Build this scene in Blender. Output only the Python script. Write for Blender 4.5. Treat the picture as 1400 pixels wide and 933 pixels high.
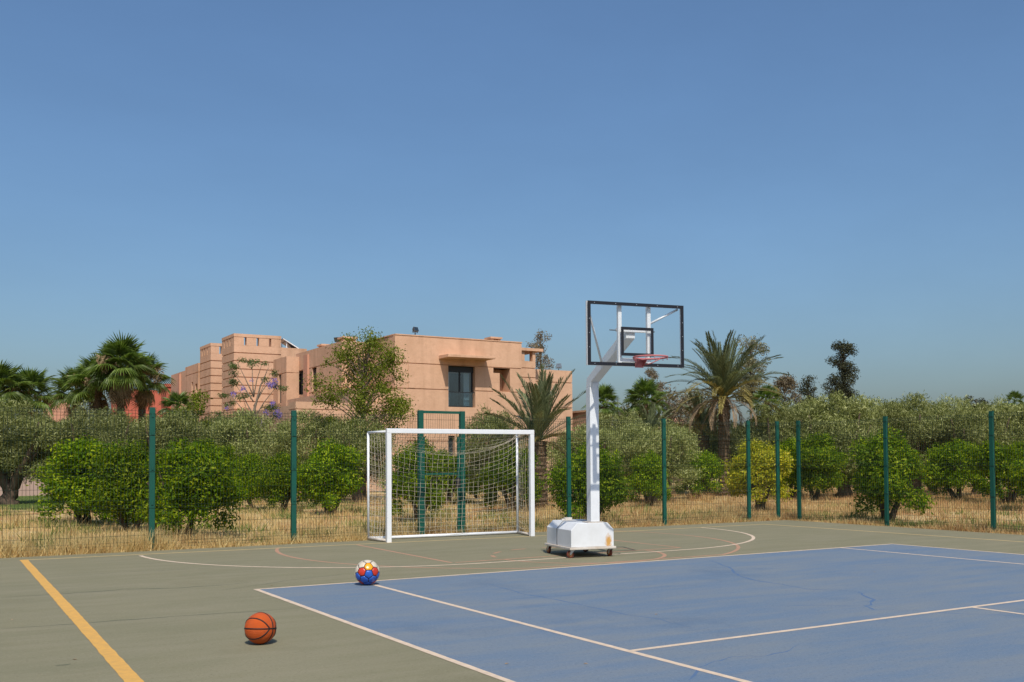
import bpy, bmesh, math, random
import numpy as np
from mathutils import Vector, Matrix, Quaternion

scene = bpy.context.scene
for o in list(bpy.data.objects):
    bpy.data.objects.remove(o, do_unlink=True)
col = scene.collection
R = math.radians
PI = math.pi

# ------------------------------------------------------------------ camera
CAM = Vector((-3.4292, -11.6258, 1.4824))
YAW, PITCH, ROLL = R(30.974), R(1.8387), R(-0.3123)
FPX = 1363.92
cf = Vector((math.sin(YAW) * math.cos(PITCH), math.cos(YAW) * math.cos(PITCH), math.sin(PITCH)))
cr0 = Vector((math.cos(YAW), -math.sin(YAW), 0))
cu0 = cr0.cross(cf)
cr_ = cr0 * math.cos(ROLL) + cu0 * math.sin(ROLL)
cu_ = -cr0 * math.sin(ROLL) + cu0 * math.cos(ROLL)
cam_data = bpy.data.cameras.new('camera')
cam_data.sensor_width = 36
cam_data.lens = FPX / 1400 * 36
cam_data.shift_y = (587.19 - 466.5) / 1400
cam_data.clip_start = 0.1
cam_data.clip_end = 4000
cam = bpy.data.objects.new('camera', cam_data)
col.objects.link(cam)
cam.matrix_world = Matrix(((cr_.x, cu_.x, -cf.x, CAM.x), (cr_.y, cu_.y, -cf.y, CAM.y), (cr_.z, cu_.z, -cf.z, CAM.z), (0, 0, 0, 1)))
scene.camera = cam

# ------------------------------------------------------------------ sky, sun, exposure
SUN = Vector((-0.206, -0.58, 0.788)).normalized()
world = bpy.data.worlds.new('World')
scene.world = world
world.use_nodes = True
wn = world.node_tree
bg = wn.nodes['Background']
sky = wn.nodes.new('ShaderNodeTexSky')
sky.sky_type = 'NISHITA'
sky.sun_disc = False
sky.sun_elevation = math.asin(SUN.z)
sky.sun_rotation = math.atan2(SUN.x, SUN.y)
sky.altitude = 400
sky.air_density = 1.35
sky.dust_density = 3.8
sky.ozone_density = 10.0
# barely visible wisps of high haze over the whole sky
wtc = wn.nodes.new('ShaderNodeTexCoord')
wmp = wn.nodes.new('ShaderNodeMapping')
wmp.inputs['Scale'].default_value = (1.2, 3.0, 5.0)
wmp.inputs['Rotation'].default_value = (0.0, 0.3, 0.5)
wnz = wn.nodes.new('ShaderNodeTexNoise')
wnz.inputs['Scale'].default_value = 1.6
wnz.inputs['Detail'].default_value = 7
wnz.inputs['Roughness'].default_value = 0.6
wmr = wn.nodes.new('ShaderNodeMapRange')
wmr.inputs['From Min'].default_value = 0.3
wmr.inputs['From Max'].default_value = 0.75
wmr.inputs['To Min'].default_value = 0.97
wmr.inputs['To Max'].default_value = 1.06
wmx = wn.nodes.new('ShaderNodeMix')
wmx.data_type = 'RGBA'
wmx.blend_type = 'MULTIPLY'
wmx.inputs['Factor'].default_value = 1.0
wn.links.new(wtc.outputs['Generated'], wmp.inputs[0])
wn.links.new(wmp.outputs[0], wnz.inputs['Vector'])
wn.links.new(wnz.outputs['Fac'], wmr.inputs['Value'])
wtn = wn.nodes.new('ShaderNodeMix')          # one even white balance for the whole sky
wtn.data_type = 'RGBA'
wtn.blend_type = 'MULTIPLY'
wtn.inputs['Factor'].default_value = 1.0
wtn.inputs['B'].default_value = (1.01, 0.995, 0.955, 1)
wn.links.new(sky.outputs[0], wtn.inputs['A'])
wn.links.new(wtn.outputs['Result'], wmx.inputs['A'])
wn.links.new(wmr.outputs[0], wmx.inputs['B'])
wn.links.new(wmx.outputs['Result'], bg.inputs['Color'])
bg.inputs['Strength'].default_value = 0.107
sun_data = bpy.data.lights.new('sun', 'SUN')
sun_data.energy = 3.6
sun_data.angle = R(0.6)
sun_data.color = (1.0, 0.94, 0.84)
sun = bpy.data.objects.new('sun', sun_data)
col.objects.link(sun)
sun.rotation_euler = SUN.to_track_quat('Z', 'Y').to_euler()
sun.location = (0, 0, 30)
scene.view_settings.view_transform = 'Standard'
scene.view_settings.look = 'None'
scene.view_settings.exposure = 0.22
scene.view_settings.gamma = 1.0
scene.render.engine = 'CYCLES'
scene.cycles.max_bounces = 6
scene.cycles.transparent_max_bounces = 12

rnd = random.Random(7)
npr = np.random.RandomState(11)

# ------------------------------------------------------------------ materials
def mat(name, color, rough=0.7, var=None, scale=4.0, var_amt=0.5, bump=0.0, bump_scale=30.0, spec=0.3, metallic=0.0, detail=6.0, stretch=None):
    m = bpy.data.materials.new(name)
    m.use_nodes = True
    nt = m.node_tree
    b = nt.nodes['Principled BSDF']
    b.inputs['Roughness'].default_value = rough
    b.inputs['Specular IOR Level'].default_value = spec
    b.inputs['Metallic'].default_value = metallic
    c = tuple(color) + (1,)
    b.inputs['Base Color'].default_value = c
    tc = nt.nodes.new('ShaderNodeTexCoord')
    src = tc.outputs['Object']
    if stretch:
        mp = nt.nodes.new('ShaderNodeMapping')
        mp.inputs['Scale'].default_value = stretch
        nt.links.new(src, mp.inputs[0])
        src = mp.outputs[0]
    if var is not None:
        n = nt.nodes.new('ShaderNodeTexNoise')
        n.inputs['Scale'].default_value = scale
        n.inputs['Detail'].default_value = detail
        n.inputs['Roughness'].default_value = 0.65
        nt.links.new(src, n.inputs['Vector'])
        rp = nt.nodes.new('ShaderNodeMapRange')
        rp.inputs['From Min'].default_value = 0.5 - var_amt * 0.5
        rp.inputs['From Max'].default_value = 0.5 + var_amt * 0.5
        nt.links.new(n.outputs['Fac'], rp.inputs['Value'])
        mx = nt.nodes.new('ShaderNodeMix')
        mx.data_type = 'RGBA'
        mx.inputs['A'].default_value = c
        mx.inputs['B'].default_value = tuple(var) + (1,)
        nt.links.new(rp.outputs[0], mx.inputs['Factor'])
        nt.links.new(mx.outputs['Result'], b.inputs['Base Color'])
    if bump > 0:
        n2 = nt.nodes.new('ShaderNodeTexNoise')
        n2.inputs['Scale'].default_value = bump_scale
        n2.inputs['Detail'].default_value = 5
        nt.links.new(src, n2.inputs['Vector'])
        bp = nt.nodes.new('ShaderNodeBump')
        bp.inputs['Strength'].default_value = bump
        bp.inputs['Distance'].default_value = 0.02
        nt.links.new(n2.outputs['Fac'], bp.inputs['Height'])
        nt.links.new(bp.outputs[0], b.inputs['Normal'])
    return m

def leaf_mat(name, cols, trans=0.3, rough=0.45, spec=0.35, obj_var=0.25):
    """foliage: every leaf (mesh island) takes one of a ramp of colours, every tree a slightly different tone"""
    m = bpy.data.materials.new(name)
    m.use_nodes = True
    nt = m.node_tree
    b = nt.nodes['Principled BSDF']
    out = nt.nodes['Material Output']
    g = nt.nodes.new('ShaderNodeNewGeometry')
    rp = nt.nodes.new('ShaderNodeValToRGB')
    el = rp.color_ramp.elements
    el[0].color = tuple(cols[0]) + (1,)
    el[1].color = tuple(cols[-1]) + (1,)
    for i, c in enumerate(cols[1:-1]):
        e = el.new((i + 1) / (len(cols) - 1))
        e.color = tuple(c) + (1,)
    nt.links.new(g.outputs['Random Per Island'], rp.inputs[0])
    oi = nt.nodes.new('ShaderNodeObjectInfo')
    mr = nt.nodes.new('ShaderNodeMapRange')
    mr.inputs['To Min'].default_value = 1 - obj_var
    mr.inputs['To Max'].default_value = 1 + obj_var
    nt.links.new(oi.outputs['Random'], mr.inputs['Value'])
    hs = nt.nodes.new('ShaderNodeHueSaturation')
    nt.links.new(mr.outputs[0], hs.inputs['Value'])
    nt.links.new(rp.outputs[0], hs.inputs['Color'])
    nt.links.new(hs.outputs[0], b.inputs['Base Color'])
    b.inputs['Roughness'].default_value = rough
    b.inputs['Specular IOR Level'].default_value = spec
    tr = nt.nodes.new('ShaderNodeBsdfTranslucent')
    hs2 = nt.nodes.new('ShaderNodeHueSaturation')
    hs2.inputs['Value'].default_value = 1.5
    hs2.inputs['Saturation'].default_value = 1.1
    nt.links.new(hs.outputs[0], hs2.inputs['Color'])
    nt.links.new(hs2.outputs[0], tr.inputs['Color'])
    ms = nt.nodes.new('ShaderNodeMixShader')
    ms.inputs[0].default_value = trans
    nt.links.new(b.outputs[0], ms.inputs[1])
    nt.links.new(tr.outputs[0], ms.inputs[2])
    nt.links.new(ms.outputs[0], out.inputs['Surface'])
    return m

def glass_mat(name, tint, gloss=0.1, rough=0.02):
    m = bpy.data.materials.new(name)
    m.use_nodes = True
    nt = m.node_tree
    nt.nodes.remove(nt.nodes['Principled BSDF'])
    out = nt.nodes['Material Output']
    t = nt.nodes.new('ShaderNodeBsdfTransparent')
    t.inputs[0].default_value = tuple(tint) + (1,)
    gl = nt.nodes.new('ShaderNodeBsdfGlossy')
    gl.inputs['Roughness'].default_value = rough
    mx = nt.nodes.new('ShaderNodeMixShader')
    mx.inputs[0].default_value = gloss
    nt.links.new(t.outputs[0], mx.inputs[1])
    nt.links.new(gl.outputs[0], mx.inputs[2])
    nt.links.new(mx.outputs[0], out.inputs['Surface'])
    return m

M = {}
M['court_green'] = mat('court_green_acrylic', (0.205, 0.175, 0.098), 0.85, (0.178, 0.160, 0.096), 0.9, 0.6, 0.25, 120, 0.2)
M['court_blue'] = mat('court_blue_acrylic', (0.105, 0.152, 0.245), 0.85, (0.160, 0.180, 0.215), 0.8, 0.55, 0.25, 120, 0.2)
def court_mat(name, a, b, worn, seed):
    m = mat(name, a, 0.85, b, 0.45, 0.7, 0.3, 140, 0.2)
    nt = m.node_tree
    bs = nt.nodes['Principled BSDF']
    tc = nt.nodes.new('ShaderNodeTexCoord')
    def layer(sc, stretch, lo, hi, colr, amt, detail=7):
        old = bs.inputs['Base Color'].links[0].from_socket
        mp = nt.nodes.new('ShaderNodeMapping')
        mp.inputs['Location'].default_value = (seed, seed * 1.7, 0)
        mp.inputs['Scale'].default_value = stretch
        nt.links.new(tc.outputs['Object'], mp.inputs[0])
        n = nt.nodes.new('ShaderNodeTexNoise')
        n.inputs['Scale'].default_value = sc
        n.inputs['Detail'].default_value = detail
        n.inputs['Roughness'].default_value = 0.7
        nt.links.new(mp.outputs[0], n.inputs['Vector'])
        r = nt.nodes.new('ShaderNodeMapRange')
        r.inputs['From Min'].default_value = lo
        r.inputs['From Max'].default_value = hi
        r.inputs['To Max'].default_value = amt
        nt.links.new(n.outputs['Fac'], r.inputs['Value'])
        x = nt.nodes.new('ShaderNodeMix')
        x.data_type = 'RGBA'
        nt.links.new(r.outputs[0], x.inputs['Factor'])
        nt.links.new(old, x.inputs['A'])
        x.inputs['B'].default_value = tuple(colr) + (1,)
        nt.links.new(x.outputs['Result'], bs.inputs['Base Color'])
    layer(2.0, (0.3, 1.5, 1), 0.42, 0.68, worn, 0.7, 12)
    layer(0.6, (0.6, 1.3, 1), 0.46, 0.72, worn, 0.4, 12)          # worn streaks along the squeegee direction
    layer(0.5, (1, 1, 1), 0.56, 0.74, tuple(c * 0.80 for c in a), 0.7)   # darker stained patches
    layer(34, (1, 1, 1), 0.55, 0.75, tuple(c * 0.55 for c in a), 0.6, 3)  # grit
    layer(48, (1, 1, 1), 0.58, 0.75, tuple(min(1, c * 1.6) for c in worn), 0.5, 3)
    return m
M['court_green'] = court_mat('court_green_acrylic', (0.198, 0.180, 0.106), (0.172, 0.164, 0.104), (0.232, 0.208, 0.138), 3.1)
M['court_blue'] = court_mat('court_blue_acrylic', (0.106, 0.160, 0.242), (0.130, 0.176, 0.230), (0.188, 0.204, 0.212), 8.7)
M['cream_paint'] = mat('cream_line_paint', (0.68, 0.53, 0.39), 0.75, (0.46, 0.36, 0.27), 11, 0.5, 0.2, 120, 0.2)
M['pale_yellow_paint'] = mat('faded_yellow_line_paint', (0.56, 0.42, 0.20), 0.8, (0.46, 0.34, 0.17), 3, 0.6, 0.1, 120, 0.2)
M['yellow_paint'] = mat('yellow_line_paint', (0.66, 0.36, 0.08), 0.75, (0.48, 0.28, 0.09), 12, 0.45, 0.2, 120, 0.2)
M['red_paint'] = mat('worn_red_line_paint', (0.45, 0.235, 0.155), 0.8, (0.31, 0.20, 0.125), 2, 0.5, 0.1, 120, 0.2)
M['crack_green'] = mat('dark_green_crack_filler', (0.090, 0.100, 0.066), 0.9)
M['crack_blue'] = mat('dark_blue_crack_filler', (0.075, 0.132, 0.235), 0.9)
M['fence_green'] = mat('dark_green_powder_coat', (0.008, 0.085, 0.058), 0.45, (0.010, 0.065, 0.048), 6, 0.6)
M['wire'] = mat('dark_green_wire', (0.018, 0.036, 0.022), 0.6)
M['white_paint'] = mat('white_gloss_paint', (0.74, 0.75, 0.76), 0.35, (0.66, 0.67, 0.68), 5, 0.5, spec=0.5)
M['grimy_white'] = mat('grimy_white_paint', (0.66, 0.63, 0.58), 0.55, (0.45, 0.36, 0.27), 7, 0.55)
M['net'] = mat('off_white_net_cord', (0.52, 0.46, 0.36), 0.9)
M['black_frame'] = mat('black_board_frame', (0.012, 0.013, 0.018), 0.5)
M['bolt'] = mat('zinc_bolt', (0.5, 0.5, 0.5), 0.4, metallic=0.8)
M['rim_red'] = mat('sun_faded_red_rim', (0.50, 0.145, 0.15), 0.6, (0.40, 0.15, 0.14), 14, 0.6)
M['plexi'] = glass_mat('clear_acrylic', (0.985, 0.99, 0.99), 0.025)
M['caster_rubber'] = mat('red_brown_caster_rubber', (0.13, 0.030, 0.018), 0.6)
M['caster_hub'] = mat('rusty_caster_hub', (0.50, 0.24, 0.09), 0.7, (0.3, 0.12, 0.05), 20, 0.6)
M['dark_rubber'] = mat('dark_rubber', (0.02, 0.02, 0.02), 0.7)
M['plaster'] = mat('terracotta_plaster', (0.60, 0.372, 0.242), 0.92, (0.51, 0.308, 0.194), 1.6, 0.45, 0.5, 9, 0.1)
def plaster_wear(m):
    nt = m.node_tree
    bs = nt.nodes['Principled BSDF']
    tc = nt.nodes.new('ShaderNodeTexCoord')
    for sc, st, lo, hi, k, amt in ((1.3, (1.6, 1.6, 0.16), 0.52, 0.74, (0.74, 0.72, 0.70), 0.8), (0.35, (1, 1, 1), 0.5, 0.7, (1.12, 1.12, 1.14), 0.8), (5, (1, 1, 1), 0.5, 0.8, (0.86, 0.85, 0.84), 0.7)):
        old = bs.inputs['Base Color'].links[0].from_socket
        mp = nt.nodes.new('ShaderNodeMapping'); mp.inputs['Scale'].default_value = st
        n = nt.nodes.new('ShaderNodeTexNoise'); n.inputs['Scale'].default_value = sc; n.inputs['Detail'].default_value = 9
        r = nt.nodes.new('ShaderNodeMapRange'); r.inputs['From Min'].default_value = lo; r.inputs['From Max'].default_value = hi; r.inputs['To Max'].default_value = amt
        x = nt.nodes.new('ShaderNodeMix'); x.data_type = 'RGBA'; x.blend_type = 'MULTIPLY'
        x.inputs['B'].default_value = k + (1,)
        nt.links.new(tc.outputs['Object'], mp.inputs[0]); nt.links.new(mp.outputs[0], n.inputs['Vector'])
        nt.links.new(n.outputs['Fac'], r.inputs['Value']); nt.links.new(r.outputs[0], x.inputs['Factor'])
        nt.links.new(old, x.inputs['A']); nt.links.new(x.outputs['Result'], bs.inputs['Base Color'])
plaster_wear(M['plaster'])
M['plaster_pink'] = mat('pink_plaster', (0.55, 0.29, 0.19), 0.92, (0.47, 0.24, 0.16), 0.8, 0.5, 0.3, 12, 0.1)
M['plaster_red'] = mat('red_plaster', (0.48, 0.13, 0.085), 0.92, (0.42, 0.12, 0.08), 0.8, 0.5, 0.3, 12, 0.1)
M['wall_pink'] = mat('pale_pink_wall', (0.46, 0.32, 0.26), 0.92, (0.40, 0.27, 0.22), 1.5, 0.5, 0.3, 12, 0.1)
M['window_glass'] = mat('dark_window_glass', (0.03, 0.035, 0.04), 0.06, spec=0.6)
M['window_frame'] = mat('anthracite_window_frame', (0.025, 0.027, 0.03), 0.5)
M['curtain'] = mat('pale_curtain', (0.62, 0.63, 0.60), 0.9, (0.5, 0.52, 0.5), 12, 0.5, stretch=(6, 6, 0.2))
M['railglass'] = glass_mat('balcony_glass', (0.72, 0.80, 0.84), rough=0.05)
M['grille'] = mat('black_iron_grille', (0.015, 0.014, 0.014), 0.6)
M['lamp_body'] = mat('grey_lamp_housing', (0.09, 0.09, 0.09), 0.5)
M['bark'] = mat('grey_brown_bark', (0.15, 0.105, 0.072), 0.95, (0.07, 0.05, 0.038), 9, 0.6, 0.8, 25, 0.1, stretch=(1, 1, 0.3))
M['bark_dark'] = mat('dark_citrus_bark', (0.085, 0.060, 0.042), 0.95, (0.045, 0.034, 0.026), 12, 0.6, 0.6, 30, 0.1)
M['bark_light'] = mat('pale_bark', (0.24, 0.19, 0.14), 0.95, (0.15, 0.11, 0.08), 9, 0.6, 0.5, 25, 0.1)
M['palm_bark'] = mat('palm_trunk_bark', (0.17, 0.115, 0.07), 0.95, (0.09, 0.06, 0.04), 14, 0.6, 0.8, 30, 0.1)
M['citrus'] = leaf_mat('citrus_leaf', [(0.036, 0.074, 0.003), (0.082, 0.152, 0.004), (0.140, 0.218, 0.006), (0.33, 0.38, 0.018)], 0.42, 0.55, 0.12, 0.26)
M['citrus_yellow'] = leaf_mat('yellowing_citrus_leaf', [(0.13, 0.17, 0.006), (0.27, 0.29, 0.010), (0.42, 0.40, 0.018), (0.62, 0.53, 0.05)], 0.36, 0.5, 0.2, 0.08)
M['olive'] = leaf_mat('olive_leaf', [(0.098, 0.118, 0.030), (0.185, 0.208, 0.060), (0.31, 0.33, 0.115), (0.52, 0.53, 0.25)], 0.38, 0.65, 0.10, 0.2)
M['broadleaf'] = leaf_mat('broadleaf_green', [(0.070, 0.098, 0.010), (0.125, 0.165, 0.018), (0.19, 0.235, 0.030), (0.30, 0.32, 0.055)], 0.42, 0.55, 0.12, 0.12)
M['jac_leaf'] = leaf_mat('thin_feathery_leaf', [(0.06, 0.09, 0.022), (0.10, 0.14, 0.035), (0.15, 0.18, 0.05)], 0.35, 0.5, 0.3, 0.1)
M['purple'] = leaf_mat('violet_blossom', [(0.15, 0.10, 0.36), (0.22, 0.16, 0.46), (0.32, 0.25, 0.56)], 0.35, 0.6, 0.2, 0.05)
M['euc'] = leaf_mat('dull_eucalyptus_leaf', [(0.085, 0.086, 0.040), (0.130, 0.126, 0.062), (0.18, 0.17, 0.09), (0.24, 0.22, 0.125)], 0.25, 0.6, 0.2, 0.15)
M['dark_tree'] = leaf_mat('dark_needle_foliage', [(0.030, 0.034, 0.018), (0.052, 0.058, 0.028), (0.085, 0.088, 0.045)], 0.15, 0.6, 0.2, 0.15)
M['brown_tree'] = leaf_mat('brownish_sparse_foliage', [(0.12, 0.10, 0.058), (0.18, 0.145, 0.088), (0.25, 0.20, 0.13)], 0.25, 0.6, 0.2, 0.1)
M['fan_leaf'] = leaf_mat('fan_palm_leaf', [(0.068, 0.110, 0.018), (0.108, 0.160, 0.028), (0.18, 0.235, 0.055)], 0.36, 0.42, 0.35, 0.35)
M['fan_dry'] = leaf_mat('dry_fan_palm_leaf', [(0.20, 0.14, 0.07), (0.28, 0.20, 0.11), (0.36, 0.26, 0.15)], 0.15, 0.8, 0.1, 0.2)
M['date_leaf'] = leaf_mat('date_palm_leaflet', [(0.080, 0.098, 0.040), (0.125, 0.145, 0.062), (0.20, 0.22, 0.105)], 0.25, 0.42, 0.4, 0.2)
M['date_gold'] = leaf_mat('yellowing_palm_leaflet', [(0.16, 0.14, 0.04), (0.24, 0.20, 0.06), (0.33, 0.26, 0.10)], 0.25, 0.5, 0.3, 0.2)
M['date_dry'] = leaf_mat('dry_palm_leaflet', [(0.24, 0.165, 0.095), (0.32, 0.225, 0.14), (0.40, 0.30, 0.20)], 0.15, 0.8, 0.1, 0.15)
M['dry_grass'] = leaf_mat('straw_grass_blade', [(0.46, 0.33, 0.14), (0.60, 0.46, 0.21), (0.70, 0.56, 0.28), (0.52, 0.37, 0.165)], 0.38, 0.8, 0.1, 0.0)
M['red_grass'] = leaf_mat('rusty_grass_blade', [(0.36, 0.20, 0.09), (0.44, 0.265, 0.12), (0.52, 0.35, 0.17), (0.36, 0.22, 0.10)], 0.3, 0.8, 0.1, 0.0)
M['green_grass'] = leaf_mat('green_weed_blade', [(0.10, 0.145, 0.03), (0.15, 0.20, 0.045), (0.24, 0.26, 0.08)], 0.35, 0.6, 0.2, 0.0)

def ground_material():
    m = bpy.data.materials.new('dry_orchard_soil')
    m.use_nodes = True
    nt = m.node_tree
    b = nt.nodes['Principled BSDF']
    b.inputs['Roughness'].default_value = 0.95
    b.inputs['Specular IOR Level'].default_value = 0.1
    tc = nt.nodes.new('ShaderNodeTexCoord')
    def noise(s, d=6):
        n = nt.nodes.new('ShaderNodeTexNoise')
        n.inputs['Scale'].default_value = s
        n.inputs['Detail'].default_value = d
        nt.links.new(tc.outputs['Object'], n.inputs['Vector'])
        return n
    def ramp(n, pts):
        r = nt.nodes.new('ShaderNodeValToRGB')
        el = r.color_ramp.elements
        el[0].position, el[0].color = pts[0][0], tuple(pts[0][1]) + (1,)
        el[1].position, el[1].color = pts[-1][0], tuple(pts[-1][1]) + (1,)
        for p, c in pts[1:-1]:
            e = el.new(p)
            e.color = tuple(c) + (1,)
        nt.links.new(n.outputs['Fac'], r.inputs[0])
        return r
    a = ramp(noise(0.35), [(0.36, (0.48, 0.34, 0.17)), (0.5, (0.52, 0.40, 0.21)), (0.62, (0.38, 0.19, 0.09))])
    f = ramp(noise(9, 8), [(0.3, (0.55, 0.5, 0.45)), (0.7, (1.15, 1.15, 1.1))])
    mx = nt.nodes.new('ShaderNodeMix')
    mx.data_type = 'RGBA'
    mx.blend_type = 'MULTIPLY'
    mx.inputs['Factor'].default_value = 0.8
    nt.links.new(a.outputs[0], mx.inputs['A'])
    nt.links.new(f.outputs[0], mx.inputs['B'])
    nt.links.new(mx.outputs['Result'], b.inputs['Base Color'])
    bp = nt.nodes.new('ShaderNodeBump')
    bp.inputs['Strength'].default_value = 0.6
    bp.inputs['Distance'].default_value = 0.08
    nt.links.new(noise(6, 8).outputs['Fac'], bp.inputs['Height'])
    nt.links.new(bp.outputs[0], b.inputs['Normal'])
    return m
M['soil'] = ground_material()
M['lawn'] = mat('lawn_green', (0.060, 0.105, 0.022), 0.95, (0.12, 0.14, 0.04), 0.8, 0.6, 0.6, 25, 0.1)

# ------------------------------------------------------------------ helpers
class MB:
    """collects shapes and links them as one mesh object"""
    def __init__(s):
        s.v, s.f = [], []
    def add(s, vs, fs):
        k = len(s.v)
        s.v += [tuple(v) for v in vs]
        s.f += [tuple(i + k for i in f) for f in fs]
        return s
    def box(s, x0, x1, y0, y1, z0, z1):
        return s.add([(x0, y0, z0), (x1, y0, z0), (x1, y1, z0), (x0, y1, z0), (x0, y0, z1), (x1, y0, z1), (x1, y1, z1), (x0, y1, z1)],
                     [(0, 3, 2, 1), (4, 5, 6, 7), (0, 1, 5, 4), (1, 2, 6, 5), (2, 3, 7, 6), (3, 0, 4, 7)])
    def tube(s, pts, rad, n=8, cap=True):
        pts = [Vector(p) for p in pts]
        if not hasattr(rad, '__len__'):
            rad = [rad] * len(pts)
        vs, fs = [], []
        up = None
        for i, p in enumerate(pts):
            d = (pts[min(i + 1, len(pts) - 1)] - pts[max(i - 1, 0)])
            d = d.normalized() if d.length > 1e-9 else Vector((0, 0, 1))
            if up is None:
                up = d.orthogonal().normalized()
            else:
                up = (up - d * up.dot(d))
                up = up.normalized() if up.length > 1e-6 else d.orthogonal().normalized()
            w = d.cross(up)
            for j in range(n):
                a = 2 * PI * j / n
                vs.append(p + (up * math.cos(a) + w * math.sin(a)) * rad[i])
        m = len(pts)
        for i in range(m - 1):
            for j in range(n):
                fs.append((i * n + j, i * n + (j + 1) % n, (i + 1) * n + (j + 1) % n, (i + 1) * n + j))
        if cap:
            fs.append(tuple(range(n - 1, -1, -1)))
            fs.append(tuple((m - 1) * n + j for j in range(n)))
        return s.add(vs, fs)
    def bar(s, a, b, w, h, up=(0, 0, 1)):
        a, b = Vector(a), Vector(b)
        d = (b - a).normalized()
        u = Vector(up)
        sd = d.cross(u)
        if sd.length < 1e-6:
            sd = d.orthogonal()
        sd.normalize()
        u = sd.cross(d)
        vs = []
        for p in (a, b):
            for i, j in ((-1, -1), (1, -1), (1, 1), (-1, 1)):
                vs.append(p + sd * i * w / 2 + u * j * h / 2)
        return s.add(vs, [(0, 1, 2, 3), (7, 6, 5, 4), (0, 4, 5, 1), (1, 5, 6, 2), (2, 6, 7, 3), (3, 7, 4, 0)])
    def prism(s, prof, y0, y1):
        n = len(prof)
        vs = [(x, y0, z) for x, z in prof] + [(x, y1, z) for x, z in prof]
        fs = [tuple(range(n)), tuple(range(2 * n - 1, n - 1, -1))]
        for i in range(n):
            j = (i + 1) % n
            fs.append((i, i + n, j + n, j))
        return s.add(vs, fs)
    def mesh(s, name, m, smooth=False):
        me = bpy.data.meshes.new(name)
        me.from_pydata(s.v, [], s.f)
        if m is not None:
            for mm in (m if isinstance(m, (list, tuple)) else [m]):
                me.materials.append(mm)
        if smooth:
            me.polygons.foreach_set('use_smooth', [True] * len(me.polygons))
        me.update()
        return me
    def build(s, name, m, parent=None, smooth=False, bevel=0.0, fix=True):
        me = s.mesh(name, m, smooth)
        if fix:
            bm = bmesh.new()
            bm.from_mesh(me)
            bmesh.ops.recalc_face_normals(bm, faces=bm.faces)
            bm.to_mesh(me)
            bm.free()
        o = bpy.data.objects.new(name, me)
        col.objects.link(o)
        o.parent = parent
        if bevel:
            b = o.modifiers.new('bevel', 'BEVEL')
            b.width = bevel
            b.segments = 2
            b.limit_method = 'ANGLE'
        return o

def tag(o, label=None, cat=None, group=None, kind=None):
    if label: o['label'] = label
    if cat: o['category'] = cat
    if group: o['group'] = group
    if kind: o['kind'] = kind
    return o

def empty(name, loc=(0, 0, 0), rz=0.0):
    o = bpy.data.objects.new(name, None)
    o.empty_display_size = 0.2
    col.objects.link(o)
    o.location = loc
    o.rotation_euler = (0, 0, rz)
    return o

def inst(name, me, parent=None, loc=(0, 0, 0), rot=(0, 0, 0), scale=(1, 1, 1)):
    o = bpy.data.objects.new(name, me)
    col.objects.link(o)
    o.parent = parent
    o.location = loc
    o.rotation_euler = rot
    o.scale = scale
    return o

def np_mesh(name, V, F, m):
    """V (n,3), F (m,k) equal-sized faces"""
    me = bpy.data.meshes.new(name)
    n, k = F.shape
    me.vertices.add(len(V))
    me.vertices.foreach_set('co', np.ascontiguousarray(V, dtype=np.float32).ravel())
    me.loops.add(n * k)
    me.loops.foreach_set('vertex_index', np.ascontiguousarray(F, dtype=np.int32).ravel())
    me.polygons.add(n)
    me.polygons.foreach_set('loop_start', np.arange(0, n * k, k, dtype=np.int32))
    me.polygons.foreach_set('loop_total', np.full(n, k, dtype=np.int32))
    me.materials.append(m)
    me.update(calc_edges=True)
    me.validate()
    return me

def unit(a):
    return a / np.maximum(np.linalg.norm(a, axis=1, keepdims=True), 1e-9)

def leaves(P, Dv, Nv, Ln, Wd, fold=0.12):
    """kite-shaped folded leaves: P base points, Dv directions, Nv normals"""
    Dv = unit(Dv)
    S = unit(np.cross(Dv, Nv))
    N = np.cross(S, Dv)
    Ln = Ln[:, None]
    Wd = Wd[:, None]
    a = P
    b = P + Dv * Ln * 0.45 + S * Wd * 0.5 + N * Ln * fold
    c = P + Dv * Ln - N * Ln * 0.12
    d = P + Dv * Ln * 0.45 - S * Wd * 0.5 + N * Ln * fold
    V = np.stack([a, b, c, d], 1).reshape(-1, 3)
    F = np.arange(len(V)).reshape(-1, 4)
    return V, F

def spot(px, depth):
    """ground point at a bearing from the place the photograph was taken"""
    d = cf + cr_ * ((px - 700) / FPX)
    p = CAM + d * depth
    return Vector((p.x, p.y, 0))

# ------------------------------------------------------------------ the setting
mb = MB()
ring = [(-900, -900), (900, -900), (900, 900), (-900, 900)]
mb.add([(x, y, -0.03) for x, y in ring], [(0, 1, 2, 3)])
tag(mb.build('ground', M['soil'], fix=False), kind='structure')

# lawn patches beyond the orchard, irregular outline
def sheet(name, poly, z, m, parent=None):
    mbb = MB().add([(x, y, z) for x, y in poly], [tuple(range(len(poly)))])
    return mbb.build(name, m, parent, fix=False)
def blob_poly(cx, cy, rx, ry, n=40, seed=1, amp=0.08):
    rr = random.Random(seed)
    ph = [rr.uniform(0, 6.28) for _ in range(5)]
    out = []
    for i in range(n):
        a = 2 * PI * i / n
        k = 1 + sum(amp * math.sin((j + 2) * a + ph[j]) / (j + 1) for j in range(5))
        out.append((cx + rx * k * math.cos(a), cy + ry * k * math.sin(a)))
    return out
tag(sheet('lawn', blob_poly(-3, 34, 11, 10.5, seed=3), -0.026, M['lawn']), kind='structure')
tag(sheet('lawn', blob_poly(26, 36, 11, 4.2, seed=5), -0.026, M['lawn']), kind='structure')

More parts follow.
